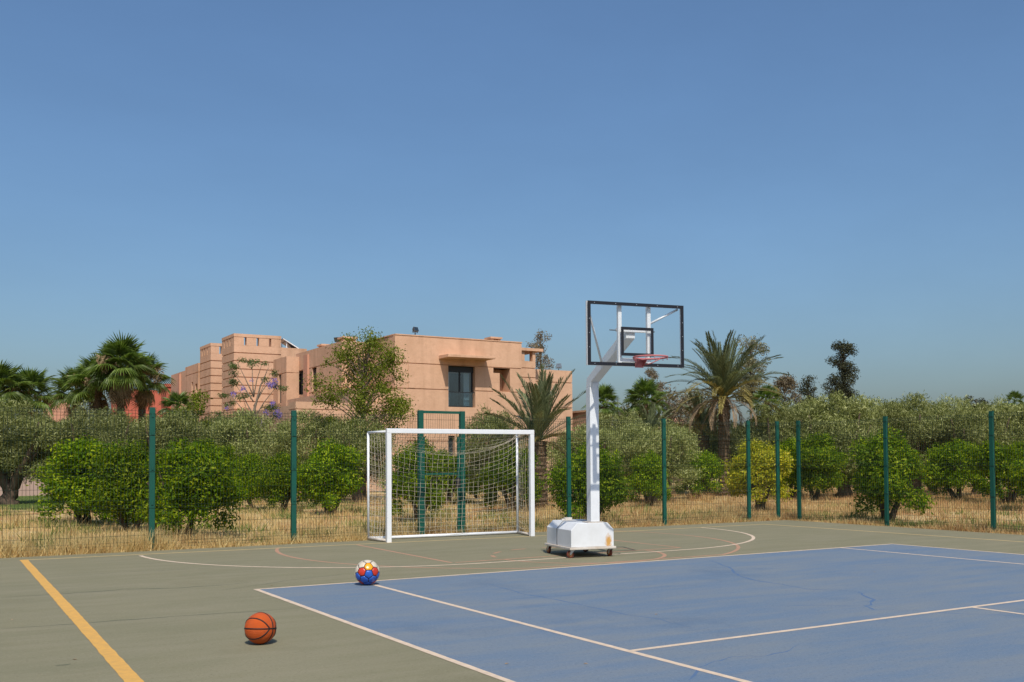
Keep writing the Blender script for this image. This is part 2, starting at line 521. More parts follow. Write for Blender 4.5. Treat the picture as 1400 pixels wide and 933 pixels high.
COURT_Y, COURT_X = 6.08, 15.06
mb = MB().box(-16, COURT_X, -30, COURT_Y, -0.12, 0.0)
court = tag(mb.build('court', M['court_green']), kind='structure')
sheet('blue_playing_area', [(0.03, -26), (11.27, -26), (11.27, -0.03), (0.03, -0.03)], 0.0014, M['court_blue'], court)

def ribbon(name, pts, w, z, m, closed=False):
    z = z * 0.3
    """flat painted stripe along a ground polyline"""
    if not hasattr(w, '__len__'):
        rr = random.Random(hash((round(pts[0][0], 3), round(pts[-1][1], 3))) & 0xffff)
        Q = []
        for a, b in zip(pts[:-1], pts[1:]):
            k = max(1, int(math.dist(a, b) / 0.09))
            Q += [(a[0] + (b[0] - a[0]) * i / k, a[1] + (b[1] - a[1]) * i / k) for i in range(k)]
        pts = Q + [pts[-1]]
        w = [w * rr.uniform(0.93, 1.05) for _ in pts]
    P = [Vector((p[0], p[1], 0)) for p in pts]
    vs, fs = [], []
    n = len(P)
    ws = w
    for i, p in enumerate(P):
        if closed:
            d = P[(i + 1) % n] - P[i - 1]
        else:
            d = P[min(i + 1, n - 1)] - P[max(i - 1, 0)]
        d.normalize()
        s = Vector((-d.y, d.x, 0))
        vs += [(p + s * ws[i] / 2).to_tuple(), (p - s * ws[i] / 2).to_tuple()]
    vs = [(x, y, z) for x, y, _ in vs]
    for i in range(n if closed else n - 1):
        j = (i + 1) % n
        fs.append((2 * i, 2 * i + 1, 2 * j + 1, 2 * j))
    o = MB().add(vs, fs).build(name, m, court, fix=False)
    for p_ in o.data.polygons:
        pass
    bm = bmesh.new(); bm.from_mesh(o.data)
    for f in bm.faces:
        f.normal_update()
        if f.normal.z < 0: f.normal_flip()
    bm.to_mesh(o.data); bm.free()
    return o
def arc(cx, cy, r, a0, a1, n=28):
    return [(cx + r * math.cos(R(a0 + (a1 - a0) * i / n)), cy + r * math.sin(R(a0 + (a1 - a0) * i / n))) for i in range(n + 1)]
ZL = 0.008
CW, AL, SV = 11.30, 1.362, 5.39
# faded red basketball markings lie lowest
def clip0(pts): return [p for p in pts if p[1] > 0.07]
ribbon('red_line', clip0(arc(5.70, 3.75, 4.02, 155, 385, 60)), 0.06, 0.004, M['red_paint'])
ribbon('red_line', [(3.42, 5.22), (3.36, 1.42)], 0.06, 0.0046, M['red_paint'])
ribbon('red_line', [(7.82, 5.05), (7.78, 1.50)], 0.06, 0.0046, M['red_paint'])
ribbon('red_line', [(3.42, 1.42), (7.74, 1.50)], 0.06, 0.0052, M['red_paint'])
ribbon('red_line', clip0(arc(5.62, 1.44, 1.36, 180, 360)), 0.06, 0.0058, M['red_paint'])
for k in range(6):
    ribbon('red_dash', arc(5.62, 1.44, 1.36, 12 + k * 28, 26 + k * 28, 6), 0.06, 0.0058, M['red_paint'])
# handball style goal area, cream
garea = arc(3.85, 5.25, 4.13, 180, 270, 30) + arc(7.42, 5.2, 4.06, 270, 360, 30)
ribbon('cream_line', garea, 0.065, 0.0066, M['cream_paint'])
# yellow boundary
ribbon('pale_yellow_line', [(-1.93, 5.50), (3, 5.32), (7, 5.14), (13.42, 5.17)], 0.07, 0.0074, M['pale_yellow_paint'])
ribbon('pale_yellow_line', [(13.42, 5.20), (13.50, -1.0), (13.60, -20)], 0.075, 0.0082, M['pale_yellow_paint'])
ribbon('yellow_line', [(-1.945, 5.545), (-2.125, -4.45), (-2.38, -20)], 0.115, 0.0082, M['yellow_paint'])
# tennis lines, cream
ribbon('cream_line', [(0, -0.03), (CW, -0.03)], 0.06, 0.0090, M['cream_paint'])
ribbon('cream_line', [(0.03, 0.0), (0.03, -26)], 0.06, 0.0098, M['cream_paint'])
ribbon('cream_line', [(CW - 0.03, 0.0), (CW - 0.03, -26)], 0.06, 0.0098, M['cream_paint'])
ribbon('cream_line', [(AL, -0.06), (AL, -26)], 0.06, 0.0098, M['cream_paint'])
ribbon('cream_line', [(CW - AL, -0.06), (CW - AL, -26)], 0.06, 0.0098, M['cream_paint'])
ribbon('cream_line', [(AL + 0.03, -SV), (CW - AL - 0.03, -SV)], 0.06, 0.0106, M['cream_paint'])
ribbon('cream_line', [(CW / 2, -SV - 0.03), (CW / 2, -18)], 0.06, 0.0114, M['cream_paint'])

# cracks
def gpix(u, v):
    d = cf + cr_ * ((u - 700) / FPX) + cu_ * ((587.19 - v) / FPX)
    t = -CAM.z / d.z
    return (CAM.x + d.x * t, CAM.y + d.y * t)
def crack(pts, m, w=0.018, z=0.006, seed=0):
    rr = random.Random(seed)
    P = []
    for (a, b) in zip(pts[:-1], pts[1:]):
        n = max(3, int(math.dist(a, b) / 0.12))
        for i in range(n):
            t = i / n
            P.append((a[0] + (b[0] - a[0]) * t + rr.gauss(0, 0.012), a[1] + (b[1] - a[1]) * t + rr.gauss(0, 0.012)))
    P.append(pts[-1])
    ws = [w * rr.uniform(0.35, 1.3) * min(1, 0.25 + 3 * min(i, len(P) - 1 - i) / len(P)) for i in range(len(P))]
    return ribbon('crack', P, ws, z, m)
CR = [
    ('g', [(0, 817), (75, 813), (170, 806), (250, 804), (340, 797)], 0.030),
    ('g', [(0, 860), (120, 852), (240, 843), (350, 836), (420, 831)], 0.024),
    ('g', [(70, 911), (97, 908)], 0.035),
    ('g', [(300, 808), (400, 793), (480, 784)], 0.016),
    ('g', [(60, 790), (160, 783), (330, 775)], 0.014),
    ('b', [(968, 766), (985, 772), (1000, 777), (1003, 784), (1016, 789), (1032, 794), (1060, 798), (1105, 806), (1140, 807), (1172, 809)], 0.034),
    ('b', [(1172, 809), (1180, 813), (1194, 820), (1190, 827), (1182, 829), (1195, 834), (1240, 835)], 0.034),
    ('b', [(1050, 829), (1110, 828), (1182, 829)], 0.020),
    ('b', [(1240, 835), (1300, 839), (1400, 843)], 0.018),
    ('b', [(660, 797), (720, 813), (760, 820), (820, 833), (860, 841), (905, 848), (945, 858)], 0.024),
    ('b', [(640, 826), (720, 818), (790, 813), (850, 806), (900, 803), (960, 800)], 0.016),
    ('b', [(955, 913), (978, 905), (1000, 899), (1030, 897)], 0.022),
    ('b', [(945, 930), (955, 913)], 0.022),
    ('b', [(1030, 899), (1075, 892), (1090, 882)], 0.018),
]
for i, (k, px, w) in enumerate(CR):
    crack([gpix(u, v) for u, v in px], M['crack_green' if k == 'g' else 'crack_blue'], w, 0.0032 if k == 'g' else 0.0066, i)

# ------------------------------------------------------------------ fences
FH, FY, FX = 2.43, 6.2, 15.2
def wire_panel(length):
    """welded mesh panel along +x from 0, vertical wires with folded horizontal rows"""
    m = MB()
    n = max(1, int(round(length / 0.055)))
    r = 0.0034
    folds = [0.10, 0.72, 1.34, 1.96, 2.33]
    def yoff(z):
        for f in folds:
            if abs(z - f) < 0.05:
                return -0.028 * (1 - abs(z - f) / 0.05)
        return 0
    zs = [0.03]
    for f in folds:
        zs += [f - 0.05, f, f + 0.05]
    zs = sorted(set(z for z in zs if 0.03 <= z <= FH - 0.03)) + [FH - 0.02]
    for i in range(1, n):
        x = length * i / n
        m.tube([(x, yoff(z), z) for z in zs], r, 3, cap=False)
    z = 0.1
    hz = set()
    for f in folds:
        hz |= {round(f - 0.05, 3), round(f, 3), round(f + 0.05, 3)}
    zz = 0.26
    while zz < FH:
        if min(abs(zz - f) for f in folds) > 0.08:
            hz.add(round(zz, 3))
        zz += 0.2
    for z in hz:
        m.tube([(0, yoff(z) - 0.006, z), (length, yoff(z) - 0.006, z)], 0.003, 3, cap=False)
    return m
panel_cache = {}
def panel(length, parent, loc, rz):
    k = round(length, 2)
    if k not in panel_cache:
        panel_cache[k] = wire_panel(k).mesh('mesh_panel', M['wire'])
    return inst('mesh_panel', panel_cache[k], parent, loc, (0, 0, rz))
def post_mesh():
    m = MB()
    m.box(-0.045, 0.045, -0.03, 0.03, -0.1, FH)
    m.box(-0.047, 0.047, -0.032, 0.032, FH, FH + 0.012)
    return m.mesh('post', M['fence_green'])
PM = post_mesh()
def clip_mesh():
    return MB().box(-0.018, 0.018, -0.042, -0.028, -0.03, 0.03).mesh('clip', M['fence_green'])
CLM = clip_mesh()
def post(parent, loc, rz=0.0):
    o = inst('post', PM, parent, loc, (0, 0, rz))
    b = o.modifiers.new('bevel', 'BEVEL'); b.width = 0.008; b.segments = 2
    for z in (0.2, 0.8, 1.4, 2.0, 2.3):
        inst('clip', CLM, o, (0, 0, z))
    return o
def fence(name, label, p0, xs, axis, skip=()):
    root = empty(name, p0)
    tag(root, label, 'fence')
    for i, x in enumerate(xs):
        loc = (x - xs[0], 0, 0) if axis == 'x' else (0, -(xs[0] - x), 0)
        if i not in skip:
            post(root, loc, 0 if axis == 'x' else PI / 2)
        if i:
            L = abs(x - xs[i - 1])
            a = (xs[i - 1] - xs[0], 0, 0) if axis == 'x' else (0, xs[i - 1] - xs[0], 0)
            panel(L, root, a, 0 if axis == 'x' else -PI / 2)
    return root
f1 = fence('mesh_fence', 'dark green wire mesh fence behind the court, running up to the gate', (-7.4, FY, 0), [-7.4, -4.9, -2.42, 0.08, 2.58, 5.10], 'x', (5,))
f2 = fence('mesh_fence', 'dark green wire mesh fence from the gate to the court corner', (6.15, FY, 0), [6.15, 8.69, 11.33, 13.96, 14.94], 'x', (0,))
f3 = fence('mesh_fence', 'dark green wire mesh fence along the side of the court beside the yellow shrub', (FX, 5.75, 0), [5.75, 3.19, 0.63, -1.9, -4.4, -6.9], 'y')
panel(0.52, f2, (14.94 - 6.15, 0, 0), R(-60))

# gate between the two runs of fence
g = empty('fence_gate', (5.16, FY, 0))
tag(g, 'tall narrow green gate with mesh infill standing behind the football goal', 'gate')
GW, GH = 0.93, 2.50
for x in (0.0, GW):
    MB().box(x - 0.05, x + 0.05, -0.05, 0.05, -0.1, GH).build('gate_post', M['fence_green'], g, bevel=0.008)
MB().bar((0.05, 0, GH - 0.03), (GW - 0.05, 0, GH - 0.03), 0.05, 0.05).build('top_rail', M['fence_green'], g)
leaf = MB()
leaf.box(0.056, 0.085, -0.02, 0.02, 0.06, 1.98)
leaf.box(GW - 0.11, GW - 0.056, -0.02, 0.02, 0.06, 1.98)
leaf.build('gate_frame', M['fence_green'], g)
MB().bar((0.102, 0, 1.24), (GW - 0.132, 0, 1.24), 0.035, 0.035).build('middle_rail', M['fence_green'], g)
wm = MB()
for i in range(1, 17):
    x = 0.10 + (GW - 0.23) * i / 17
    wm.tube([(x, 0.012, 0.08), (x, 0.012, GH - 0.06)], 0.0028, 3, cap=False)
z = 0.12
while z < GH - 0.05:
    wm.tube([(0.05, 0.018, z), (GW - 0.05, 0.018, z)], 0.003, 3, cap=False)
    z += 0.2
wm.build('mesh_panel', M['wire'], g, fix=False)
lk = MB().box(GW - 0.16, GW - 0.07, -0.045, -0.021, 0.98, 1.16)
lk.tube([(GW - 0.12, -0.045, 1.09), (GW - 0.12, -0.09, 1.09), (GW - 0.24, -0.09, 1.09)], 0.01, 8)
lk.build('lock', M['window_frame'], g)

# ------------------------------------------------------------------ football goal
GL, GR = Vector((4.09, 5.33, 0)), Vector((7.07, 5.12, 0))
ga = math.atan2(GR.y - GL.y, GR.x - GL.x)
goal = empty('football_goal', GL, ga)
tag(goal, 'white square-post football goal with sagging net on the court end line', 'goal')
W = (GR - GL).length
H, PW, DEP = 2.10, 0.088, 0.74
for x in (0, W):
    MB().box(x - PW / 2, x + PW / 2, -PW / 2, PW / 2, 0, H - PW).build('goal_post', M['white_paint'], goal, bevel=0.008)
MB().box(-PW / 2, W + PW / 2, -PW / 2, PW / 2, H - PW, H).build('crossbar', M['white_paint'], goal, bevel=0.008)
xl, xr = -0.14, W + 0.06
for x, xb in ((0, xl), (W, xr)):
    MB().tube([(xb, DEP, 0.0), (xb, DEP, H - 0.06)], 0.024, 10).build('rear_post', M['white_paint'], goal, smooth=True)
    MB().tube([(x, PW / 2, H - 0.055), (xb, DEP + 0.01, H - 0.055)], 0.024, 10).build('top_side_bar', M['white_paint'], goal, smooth=True)
    MB().tube([(x, PW / 2, 0.035), (xb, DEP - 0.01, 0.035)], 0.028, 10).build('ground_side_bar', M['grimy_white'], goal, smooth=True)
MB().tube([(xl, DEP, 0.036), (xr, DEP, 0.036)], 0.03, 10).build('ground_rear_bar', M['white_paint'], goal, smooth=True)
net = MB()
NU, NV1, NV2 = 28, 7, 19
def net_pt(u, t):
    """t 0..1 roof, 1..2 back"""
    sag = 4 * u * (1 - u)
    zt = H - 0.07 - 0.42 * sag ** 0.8
    x = u * W + (xl * (1 - u) + (xr - W) * u) * min(t, 1)
    if t <= 1:
        y = 0.02 + (DEP - 0.02 - 0.16 * sag) * t
        z = (H - 0.06) * (1 - t) + zt * t - 0.10 * math.sin(PI * t) * sag
    else:
        s = t - 1
        y = DEP - 0.16 * sag * (1 - s) ** 1.5 - 0.02 * sag
        z = zt * (1 - s) + 0.05 * s
    return (x + 0.008 * math.sin(37 * u + 11 * t), y + 0.012 * math.sin(29 * t + 17 * u), z + 0.010 * math.sin(23 * u + 31 * t))
ts = [i / NV1 for i in range(NV1)] + [1 + i / NV2 for i in range(NV2 + 1)]
us = [i / NU for i in range(NU + 1)]
for u in us:
    net.tube([net_pt(u, t) for t in ts], 0.0030, 3, cap=False)
for t in ts[1:]:
    net.tube([net_pt(u, t) for u in us], 0.0030, 3, cap=False)
net.build('net', M['net'], goal, fix=False)
for sidx, (x0, x1) in enumerate(((0, xl), (W, xr))):
    sn = MB()
    NS = 7
    for i in range(NS + 1):
        k = i / NS
        pts = []
        for j in range(17):
            z = 0.05 + (H - 0.12) * j / 16
            b = 0.05 * math.sin(PI * k) * math.sin(PI * j / 16) * (1 if sidx == 0 else -1)
            pts.append((x0 + (x1 - x0) * k + b, 0.04 + (DEP - 0.05) * k + 0.006 * math.sin(j * 1.9 + i), z))
        sn.tube(pts, 0.0030, 3, cap=False)
    for j in range(1, 17):
        pts = []
        for i in range(NS + 1):
            k = i / NS
            z = 0.05 + (H - 0.12) * j / 17 - 0.05 * math.sin(PI * k)
            b = 0.05 * math.sin(PI * k) * math.sin(PI * j / 17) * (1 if sidx == 0 else -1)
            pts.append((x0 + (x1 - x0) * k + b, 0.04 + (DEP - 0.05) * k, z))
        sn.tube(pts, 0.0030, 3, cap=False)
    sn.build('side_net', M['net'], goal, fix=False)

# ------------------------------------------------------------------ basketball hoop on a wheeled base
hoop = empty('basketball_hoop', (5.618, 1.388, 0), R(-10.5))
tag(hoop, 'white mobile basketball hoop on a wheeled box with clear backboard and red rim', 'hoop')
BW, BD = 0.76, 1.0
def box_paint():
    m = mat('weathered_white_box_paint', (0.72, 0.73, 0.74), 0.45, (0.62, 0.62, 0.61), 4, 0.5, spec=0.4)
    nt = m.node_tree
    b = nt.nodes['Principled BSDF']
    old = b.inputs['Base Color'].links[0].from_socket
    tc = nt.nodes.new('ShaderNodeTexCoord')
    # one rust streak low on the front, near the right corner
    mp = nt.nodes.new('ShaderNodeMapping')
    mp.inputs['Location'].default_value = (-0.27, 0.49, -0.235)
    mp2 = nt.nodes.new('ShaderNodeVectorMath'); mp2.operation = 'MULTIPLY'
    mp2.inputs[1].default_value = (16, 8, 8.0)
    nt.links.new(tc.outputs['Object'], mp.inputs[0])
    nt.links.new(mp.outputs[0], mp2.inputs[0])
    ln = nt.nodes.new('ShaderNodeVectorMath'); ln.operation = 'LENGTH'
    nt.links.new(mp2.outputs[0], ln.inputs[0])
    nz = nt.nodes.new('ShaderNodeTexNoise'); nz.inputs['Scale'].default_value = 25
    nt.links.new(tc.outputs['Object'], nz.inputs['Vector'])
    ad = nt.nodes.new('ShaderNodeMath'); ad.operation = 'ADD'
    nt.links.new(ln.outputs['Value'], ad.inputs[0]); nt.links.new(nz.outputs['Fac'], ad.inputs[1])
    mr = nt.nodes.new('ShaderNodeMapRange')
    mr.inputs['From Min'].default_value = 1.55; mr.inputs['From Max'].default_value = 0.9
    nt.links.new(ad.outputs[0], mr.inputs['Value'])
    mx = nt.nodes.new('ShaderNodeMix'); mx.data_type = 'RGBA'
    nt.links.new(mr.outputs[0], mx.inputs['Factor'])
    nt.links.new(old, mx.inputs['A'])
    mx.inputs['B'].default_value = (0.56, 0.30, 0.08, 1)
    nt.links.new(mx.outputs['Result'], b.inputs['Base Color'])
    return m
M['box_paint'] = box_paint()
prof = [(-0.36, 0.165), (0.36, 0.165), (0.36, 0.425), (0.255, 0.53), (-0.255, 0.53), (-0.36, 0.425)]
MB().prism(prof, -0.485, 0.485).build('base_box', M['box_paint'], hoop, bevel=0.006)
MB().box(-BW / 2 - 0.01, BW / 2 + 0.01, -BD / 2 - 0.01, BD / 2 + 0.01, 0.128, 0.163).build('base_plate', M['grimy_white'], hoop, bevel=0.006)
seam = MB()
sp = [(-0.362, 0.17), (-0.362, 0.426), (-0.256, 0.532), (0.256, 0.532), (0.362, 0.426), (0.362, 0.17)]
for a, b in zip(sp[:-1], sp[1:]):
    seam.bar((a[0], 0.06, a[1]), (b[0], 0.06, b[1]), 0.012, 0.006, up=(0, 1, 0))
seam.build('weld_seam', M['lamp_body'], hoop)
blk = MB().box(-0.12, 0.0, 0.28, 0.36, 0.532, 0.575).box(-0.17, -0.12, 0.30, 0.34, 0.532, 0.556)
blk.build('counterweight_catch', M['grimy_white'], hoop, bevel=0.004)
def caster(x, y, rz):
    c = empty('caster', (x, y, 0), rz)
    c.parent = hoop
    fork = MB().box(-0.032, 0.032, -0.03, 0.03, 0.112, 0.1275)
    fork.add([(-0.026, -0.02, 0.113), (-0.026, 0.03, 0.113), (-0.026, 0.045, 0.05), (-0.026, 0.025, 0.05),
              (-0.021, -0.02, 0.113), (-0.021, 0.03, 0.113), (-0.021, 0.045, 0.05), (-0.021, 0.025, 0.05)],
             [(0, 1, 2, 3), (7, 6, 5, 4), (0, 4, 5, 1), (1, 5, 6, 2), (2, 6, 7, 3), (3, 7, 4, 0)])
    fork.add([(0.021, -0.02, 0.113), (0.021, 0.03, 0.113), (0.021, 0.045, 0.05), (0.021, 0.025, 0.05),
              (0.026, -0.02, 0.113), (0.026, 0.03, 0.113), (0.026, 0.045, 0.05), (0.026, 0.025, 0.05)],
             [(0, 1, 2, 3), (7, 6, 5, 4), (0, 4, 5, 1), (1, 5, 6, 2), (2, 6, 7, 3), (3, 7, 4, 0)])
    fork.tube([(-0.030, 0.035, 0.056), (0.030, 0.035, 0.056)], 0.008, 8)
    fork.build('fork', M['bolt'], c)
    w = MB().tube([(-0.017, 0.035, 0.057), (-0.012, 0.035, 0.057), (0.012, 0.035, 0.057), (0.017, 0.035, 0.057)], [0.050, 0.057, 0.057, 0.050], 24)
    w.build('tyre', M['caster_rubber'], c, smooth=False)
    MB().tube([(-0.0185, 0.035, 0.057), (0.0185, 0.035, 0.057)], 0.034, 20).build('wheel_hub', M['caster_hub'], c)
for x, y, a in ((-0.31, -0.42, 75), (0.34, -0.42, 12), (-0.33, 0.44, 5), (0.33, 0.43, 30)):
    caster(x, y, R(a))
# pole and arm
PXx, PYy = 0.06, -0.385
MB().box(PXx - 0.13, PXx + 0.13, PYy - 0.095, PYy + 0.13, 0.532, 0.545).build('pole_foot', M['grimy_white'], hoop)
pole = MB().box(PXx - 0.075, PXx + 0.075, PYy - 0.075, PYy + 0.075, 0.546, 2.62)
pole.build('pole', M['white_paint'], hoop, bevel=0.006)
BY = -1.83      # backboard plane
ZA0, ZA1 = 2.62, 3.30
arm = MB()
def armring(y, z, h, n=(0, 0)):
    return [(PXx - 0.070, y, z), (PXx + 0.070, y, z), (PXx + 0.070, y + n[0], z + h), (PXx - 0.070, y + n[0], z + h)]
ay0 = PYy - 0.07
r0 = [(PXx - 0.072, PYy - 0.072, 2.622), (PXx + 0.072, PYy - 0.072, 2.622), (PXx + 0.072, PYy + 0.072, 2.622), (PXx - 0.072, PYy + 0.072, 2.622)]
r1 = [(PXx - 0.072, PYy - 0.105, 2.70), (PXx + 0.072, PYy - 0.105, 2.70), (PXx + 0.072, PYy + 0.055, 2.765), (PXx - 0.072, PYy + 0.055, 2.765)]
r2 = [(PXx - 0.072, BY + 0.14, 3.235), (PXx + 0.072, BY + 0.14, 3.235), (PXx + 0.072, BY + 0.14, 3.40), (PXx - 0.072, BY + 0.14, 3.40)]
vs = r0 + r1 + r2
fs = [(3, 2, 1, 0), (8, 9, 10, 11)]
for k in (0, 4):
    for i in range(4):
        j = (i + 1) % 4
        fs.append((k + i, k + j, k + 4 + j, k + 4 + i))
arm.add(vs, fs)
arm.build('arm', M['white_paint'], hoop, bevel=0.006)
gus = MB().add([(PXx - 0.045, PYy - 0.078, 2.30), (PXx + 0.045, PYy - 0.078, 2.30), (PXx + 0.045, PYy - 0.078, 2.66), (PXx - 0.045, PYy - 0.078, 2.66),
                (PXx - 0.004, PYy - 0.09, 2.45), (PXx + 0.004, PYy - 0.09, 2.45), (PXx + 0.045, PYy - 0.112, 2.68), (PXx - 0.045, PYy - 0.112, 2.68)],
               [(0, 1, 2, 3), (4, 7, 6, 5), (0, 4, 5, 1), (1, 5, 6, 2), (2, 6, 7, 3), (3, 7, 4, 0)])
gus.build('gusset', M['white_paint'], hoop)
# backboard
BBX, BBW, BBH, BBZ = 0.078, 1.525, 0.90, 2.82
bb = empty('backboard', (BBX, BY, BBZ)); bb.parent = hoop
FT = 0.046
MB().box(-BBW / 2 + 0.012, BBW / 2 - 0.012, -0.006, 0.006, 0.012, BBH - 0.012).build('clear_panel', M['plexi'], bb)
fr = MB()
fr.box(-BBW / 2, BBW / 2, -0.017, -0.0075, 0, FT)
fr.box(-BBW / 2, BBW / 2, -0.017, -0.0075, BBH - FT, BBH)
fr.box(-BBW / 2, -BBW / 2 + FT, -0.017, -0.0075, FT, BBH - FT)
fr.box(BBW / 2 - FT, BBW / 2, -0.017, -0.0075, FT, BBH - FT)
fr.build('border', M['black_frame'], bb)
sq = MB()
sx0, sx1, sz0, sz1, st = -0.245, 0.272, 0.145, 0.555, 0.042
sq.box(sx0, sx1, -0.012, -0.0075, sz0, sz0 + st)
sq.box(sx0, sx1, -0.012, -0.0075, sz1 - st, sz1)
sq.box(sx0, sx0 + st, -0.012, -0.0075, sz0 + st, sz1 - st)
sq.box(sx1 - st, sx1, -0.012, -0.0075, sz0 + st, sz1 - st)
sq.build('target_square', M['black_frame'], bb)
bx = [(-0.66 + 0.33 * i) for i in range(5)]
for x in bx:
    for z in (FT / 2, BBH - FT / 2):
        MB().tube([(x, -0.017, z), (x, -0.022, z)], 0.006, 8).build('bolt', M['bolt'], bb)
for z in (0.25, 0.45, 0.65):
    for x in (-BBW / 2 + FT / 2, BBW / 2 - FT / 2):
        MB().tube([(x, -0.017, z), (x, -0.022, z)], 0.006, 8).build('bolt', M['bolt'], bb)
edge = MB()
edge.box(-BBW / 2 - 0.004, -BBW / 2 + 0.022, 0.008, 0.045, 0.0, BBH)
edge.box(BBW / 2 - 0.030, BBW / 2 - 0.004, 0.008, 0.045, 0.0, BBH)
edge.box(-BBW / 2 + 0.022, BBW / 2 - 0.030, 0.008, 0.040, 0.0, 0.028)
edge.box(-BBW / 2 + 0.022, BBW / 2 - 0.030, 0.008, 0.040, BBH - 0.028, BBH)
edge.build('rear_frame', M['white_paint'], bb)
for x in (-0.232, 0.232):
    MB().box(x - 0.028, x + 0.028, 0.046, 0.10, 0.03, BBH - 0.02).build('upright', M['white_paint'], bb, bevel=0.004)
MB().box(-0.26, 0.26, 0.102, 0.137, 0.50, 0.55).build('cross_bracket', M['white_paint'], bb, bevel=0.004)
MB().box(-0.23, 0.23, 0.048, 0.10, 0.06, 0.12).build('lower_bracket', M['white_paint'], bb, bevel=0.004)
MB().tube([(-0.36, 0.12, 0.52), (0.36, 0.12, 0.52)], 0.008, 8).build('cross_bolt', M['lamp_body'], bb)
MB().tube([(-0.71, 0.06, 0.76), (-0.075, 0.95, 0.085)], 0.016, 8).build('strut', M['white_paint'], bb, smooth=True)
MB().tube([(0.70, 0.05, 0.85), (0.25, 0.10, 0.62)], 0.016, 8).build('strut', M['white_paint'], bb, smooth=True)
# rim
rim = empty('rim', (0.03, 0, 0.095)); rim.parent = bb
RR, RC = 0.235, -0.36
MB().tube([(RR * math.cos(2 * PI * i / 40), RC + RR * math.sin(2 * PI * i / 40), 0) for i in range(41)], 0.013, 8, cap=False).build('ring', M['rim_red'], rim, smooth=True)
pl = MB().box(-0.065, 0.065, -0.030, -0.018, -0.115, 0.02)
pl.box(-0.075, 0.075, -0.135, -0.0305, -0.014, 0.004)
pl.add([(-0.07, -0.03, -0.014), (-0.06, -0.03, -0.014), (-0.06, -0.03, -0.10), (-0.07, -0.03, -0.10), (-0.07, -0.13, -0.014), (-0.06, -0.13, -0.014)],
       [(0, 3, 4), (1, 5, 2), (0, 4, 5, 1), (3, 2, 5, 4), (0, 1, 2, 3)])
pl.add([(0.06, -0.03, -0.014), (0.07, -0.03, -0.014), (0.07, -0.03, -0.10), (0.06, -0.03, -0.10), (0.06, -0.13, -0.014), (0.07, -0.13, -0.014)],
       [(0, 3, 4), (1, 5, 2), (0, 4, 5, 1), (3, 2, 5, 4), (0, 1, 2, 3)])
pl.build('mounting_plate', M['rim_red'], rim)
br = MB()
for s in (-1, 1):
    br.tube([(s * 0.05, -0.03, -0.085), (s * 0.12, -0.17, -0.06), (s * 0.20, -0.27, -0.010)], 0.007, 6)
br.build('brace', M['rim_red'], rim, smooth=True)
hk = MB()
for i in range(12):
    a = 2 * PI * (i + 0.5) / 12
    c, s = math.cos(a), math.sin(a)
    hk.tube([((RR) * c, RC + RR * s, -0.010), ((RR + 0.008) * c, RC + (RR + 0.008) * s, -0.030), ((RR - 0.006) * c, RC + (RR - 0.006) * s, -0.034)], 0.004, 5)
tag(hk.build('net_hooks', M['rim_red'], rim), kind='stuff')

# ------------------------------------------------------------------ basketball
def frame_to_camera(loc):
    d = (CAM - Vector(loc)).normalized()
    r = Vector((0, 0, 1)).cross(d).normalized()     # picture right
    u = d.cross(r)
    return r, u, d
BR = 0.1275
bl = Vector((-0.975, -3.52, BR + 0.001))
ball = empty('basketball', bl)
tag(ball, 'orange basketball with black seams lying on the green court', 'ball')
def uv_sphere(r, n=48, m=24):
    mbx = MB()
    vs = [(0, 0, r)]
    for i in range(1, m):
        t = PI * i / m
        for j in range(n):
            a = 2 * PI * j / n
            vs.append((r * math.sin(t) * math.cos(a), r * math.sin(t) * math.sin(a), r * math.cos(t)))
    vs.append((0, 0, -r))
    fs = [(0, 1 + j, 1 + (j + 1) % n) for j in range(n)]
    for i in range(m - 2):
        for j in range(n):
            a, b = 1 + i * n + j, 1 + i * n + (j + 1) % n
            fs.append((a, a + n, b + n, b))
    k = len(vs) - 1
    o = 1 + (m - 2) * n
    fs += [(k, o + (j + 1) % n, o + j) for j in range(n)]
    return mbx.add(vs, fs)
M['bball'] = mat('pebbled_orange_rubber', (0.56, 0.094, 0.012), 0.5, (0.43, 0.072, 0.012), 7, 0.55, 0.6, 260, 0.25)
M['bseam'] = mat('black_rubber_seam', (0.012, 0.010, 0.010), 0.6)
uv_sphere(BR).build('skin', M['bball'], ball, smooth=True)
r_, u_, d_ = frame_to_camera(bl)
# seams meet on the side facing right and towards the viewer
Ya = (r_ * 0.76 + d_ * 0.63 + u_ * -0.06).normalized()
Za = (u_ * 0.97 + r_ * 0.10 + d_ * 0.10)
Za = (Za - Ya * Za.dot(Ya)).normalized()
Xa = Ya.cross(Za)
def seam_curve(fn, n=72):
    P = [fn(2 * PI * i / n) for i in range(n + 1)]
    return [(Xa * p[0] + Ya * p[1] + Za * p[2]).normalized() * (BR - 0.0032) for p in P]
curves = [lambda t: (math.cos(t), math.sin(t), 0), lambda t: (0, math.cos(t), math.sin(t))]
for sgn in (-1, 1):
    def loop(t, sgn=sgn):
        # closed loop around the +-X side: close to the middle seam on the equator, wide at the top
        c, s = math.cos(t), math.sin(t)
        ang = R(15) + R(34) * abs(s) ** 0.9
        return (sgn * math.sin(ang), math.cos(ang) * c, math.cos(ang) * s)
    curves.append(loop)
for fn in curves:
    MB().tube(seam_curve(fn), 0.0068, 6, cap=False).build('seam', M['bseam'], ball, smooth=True)

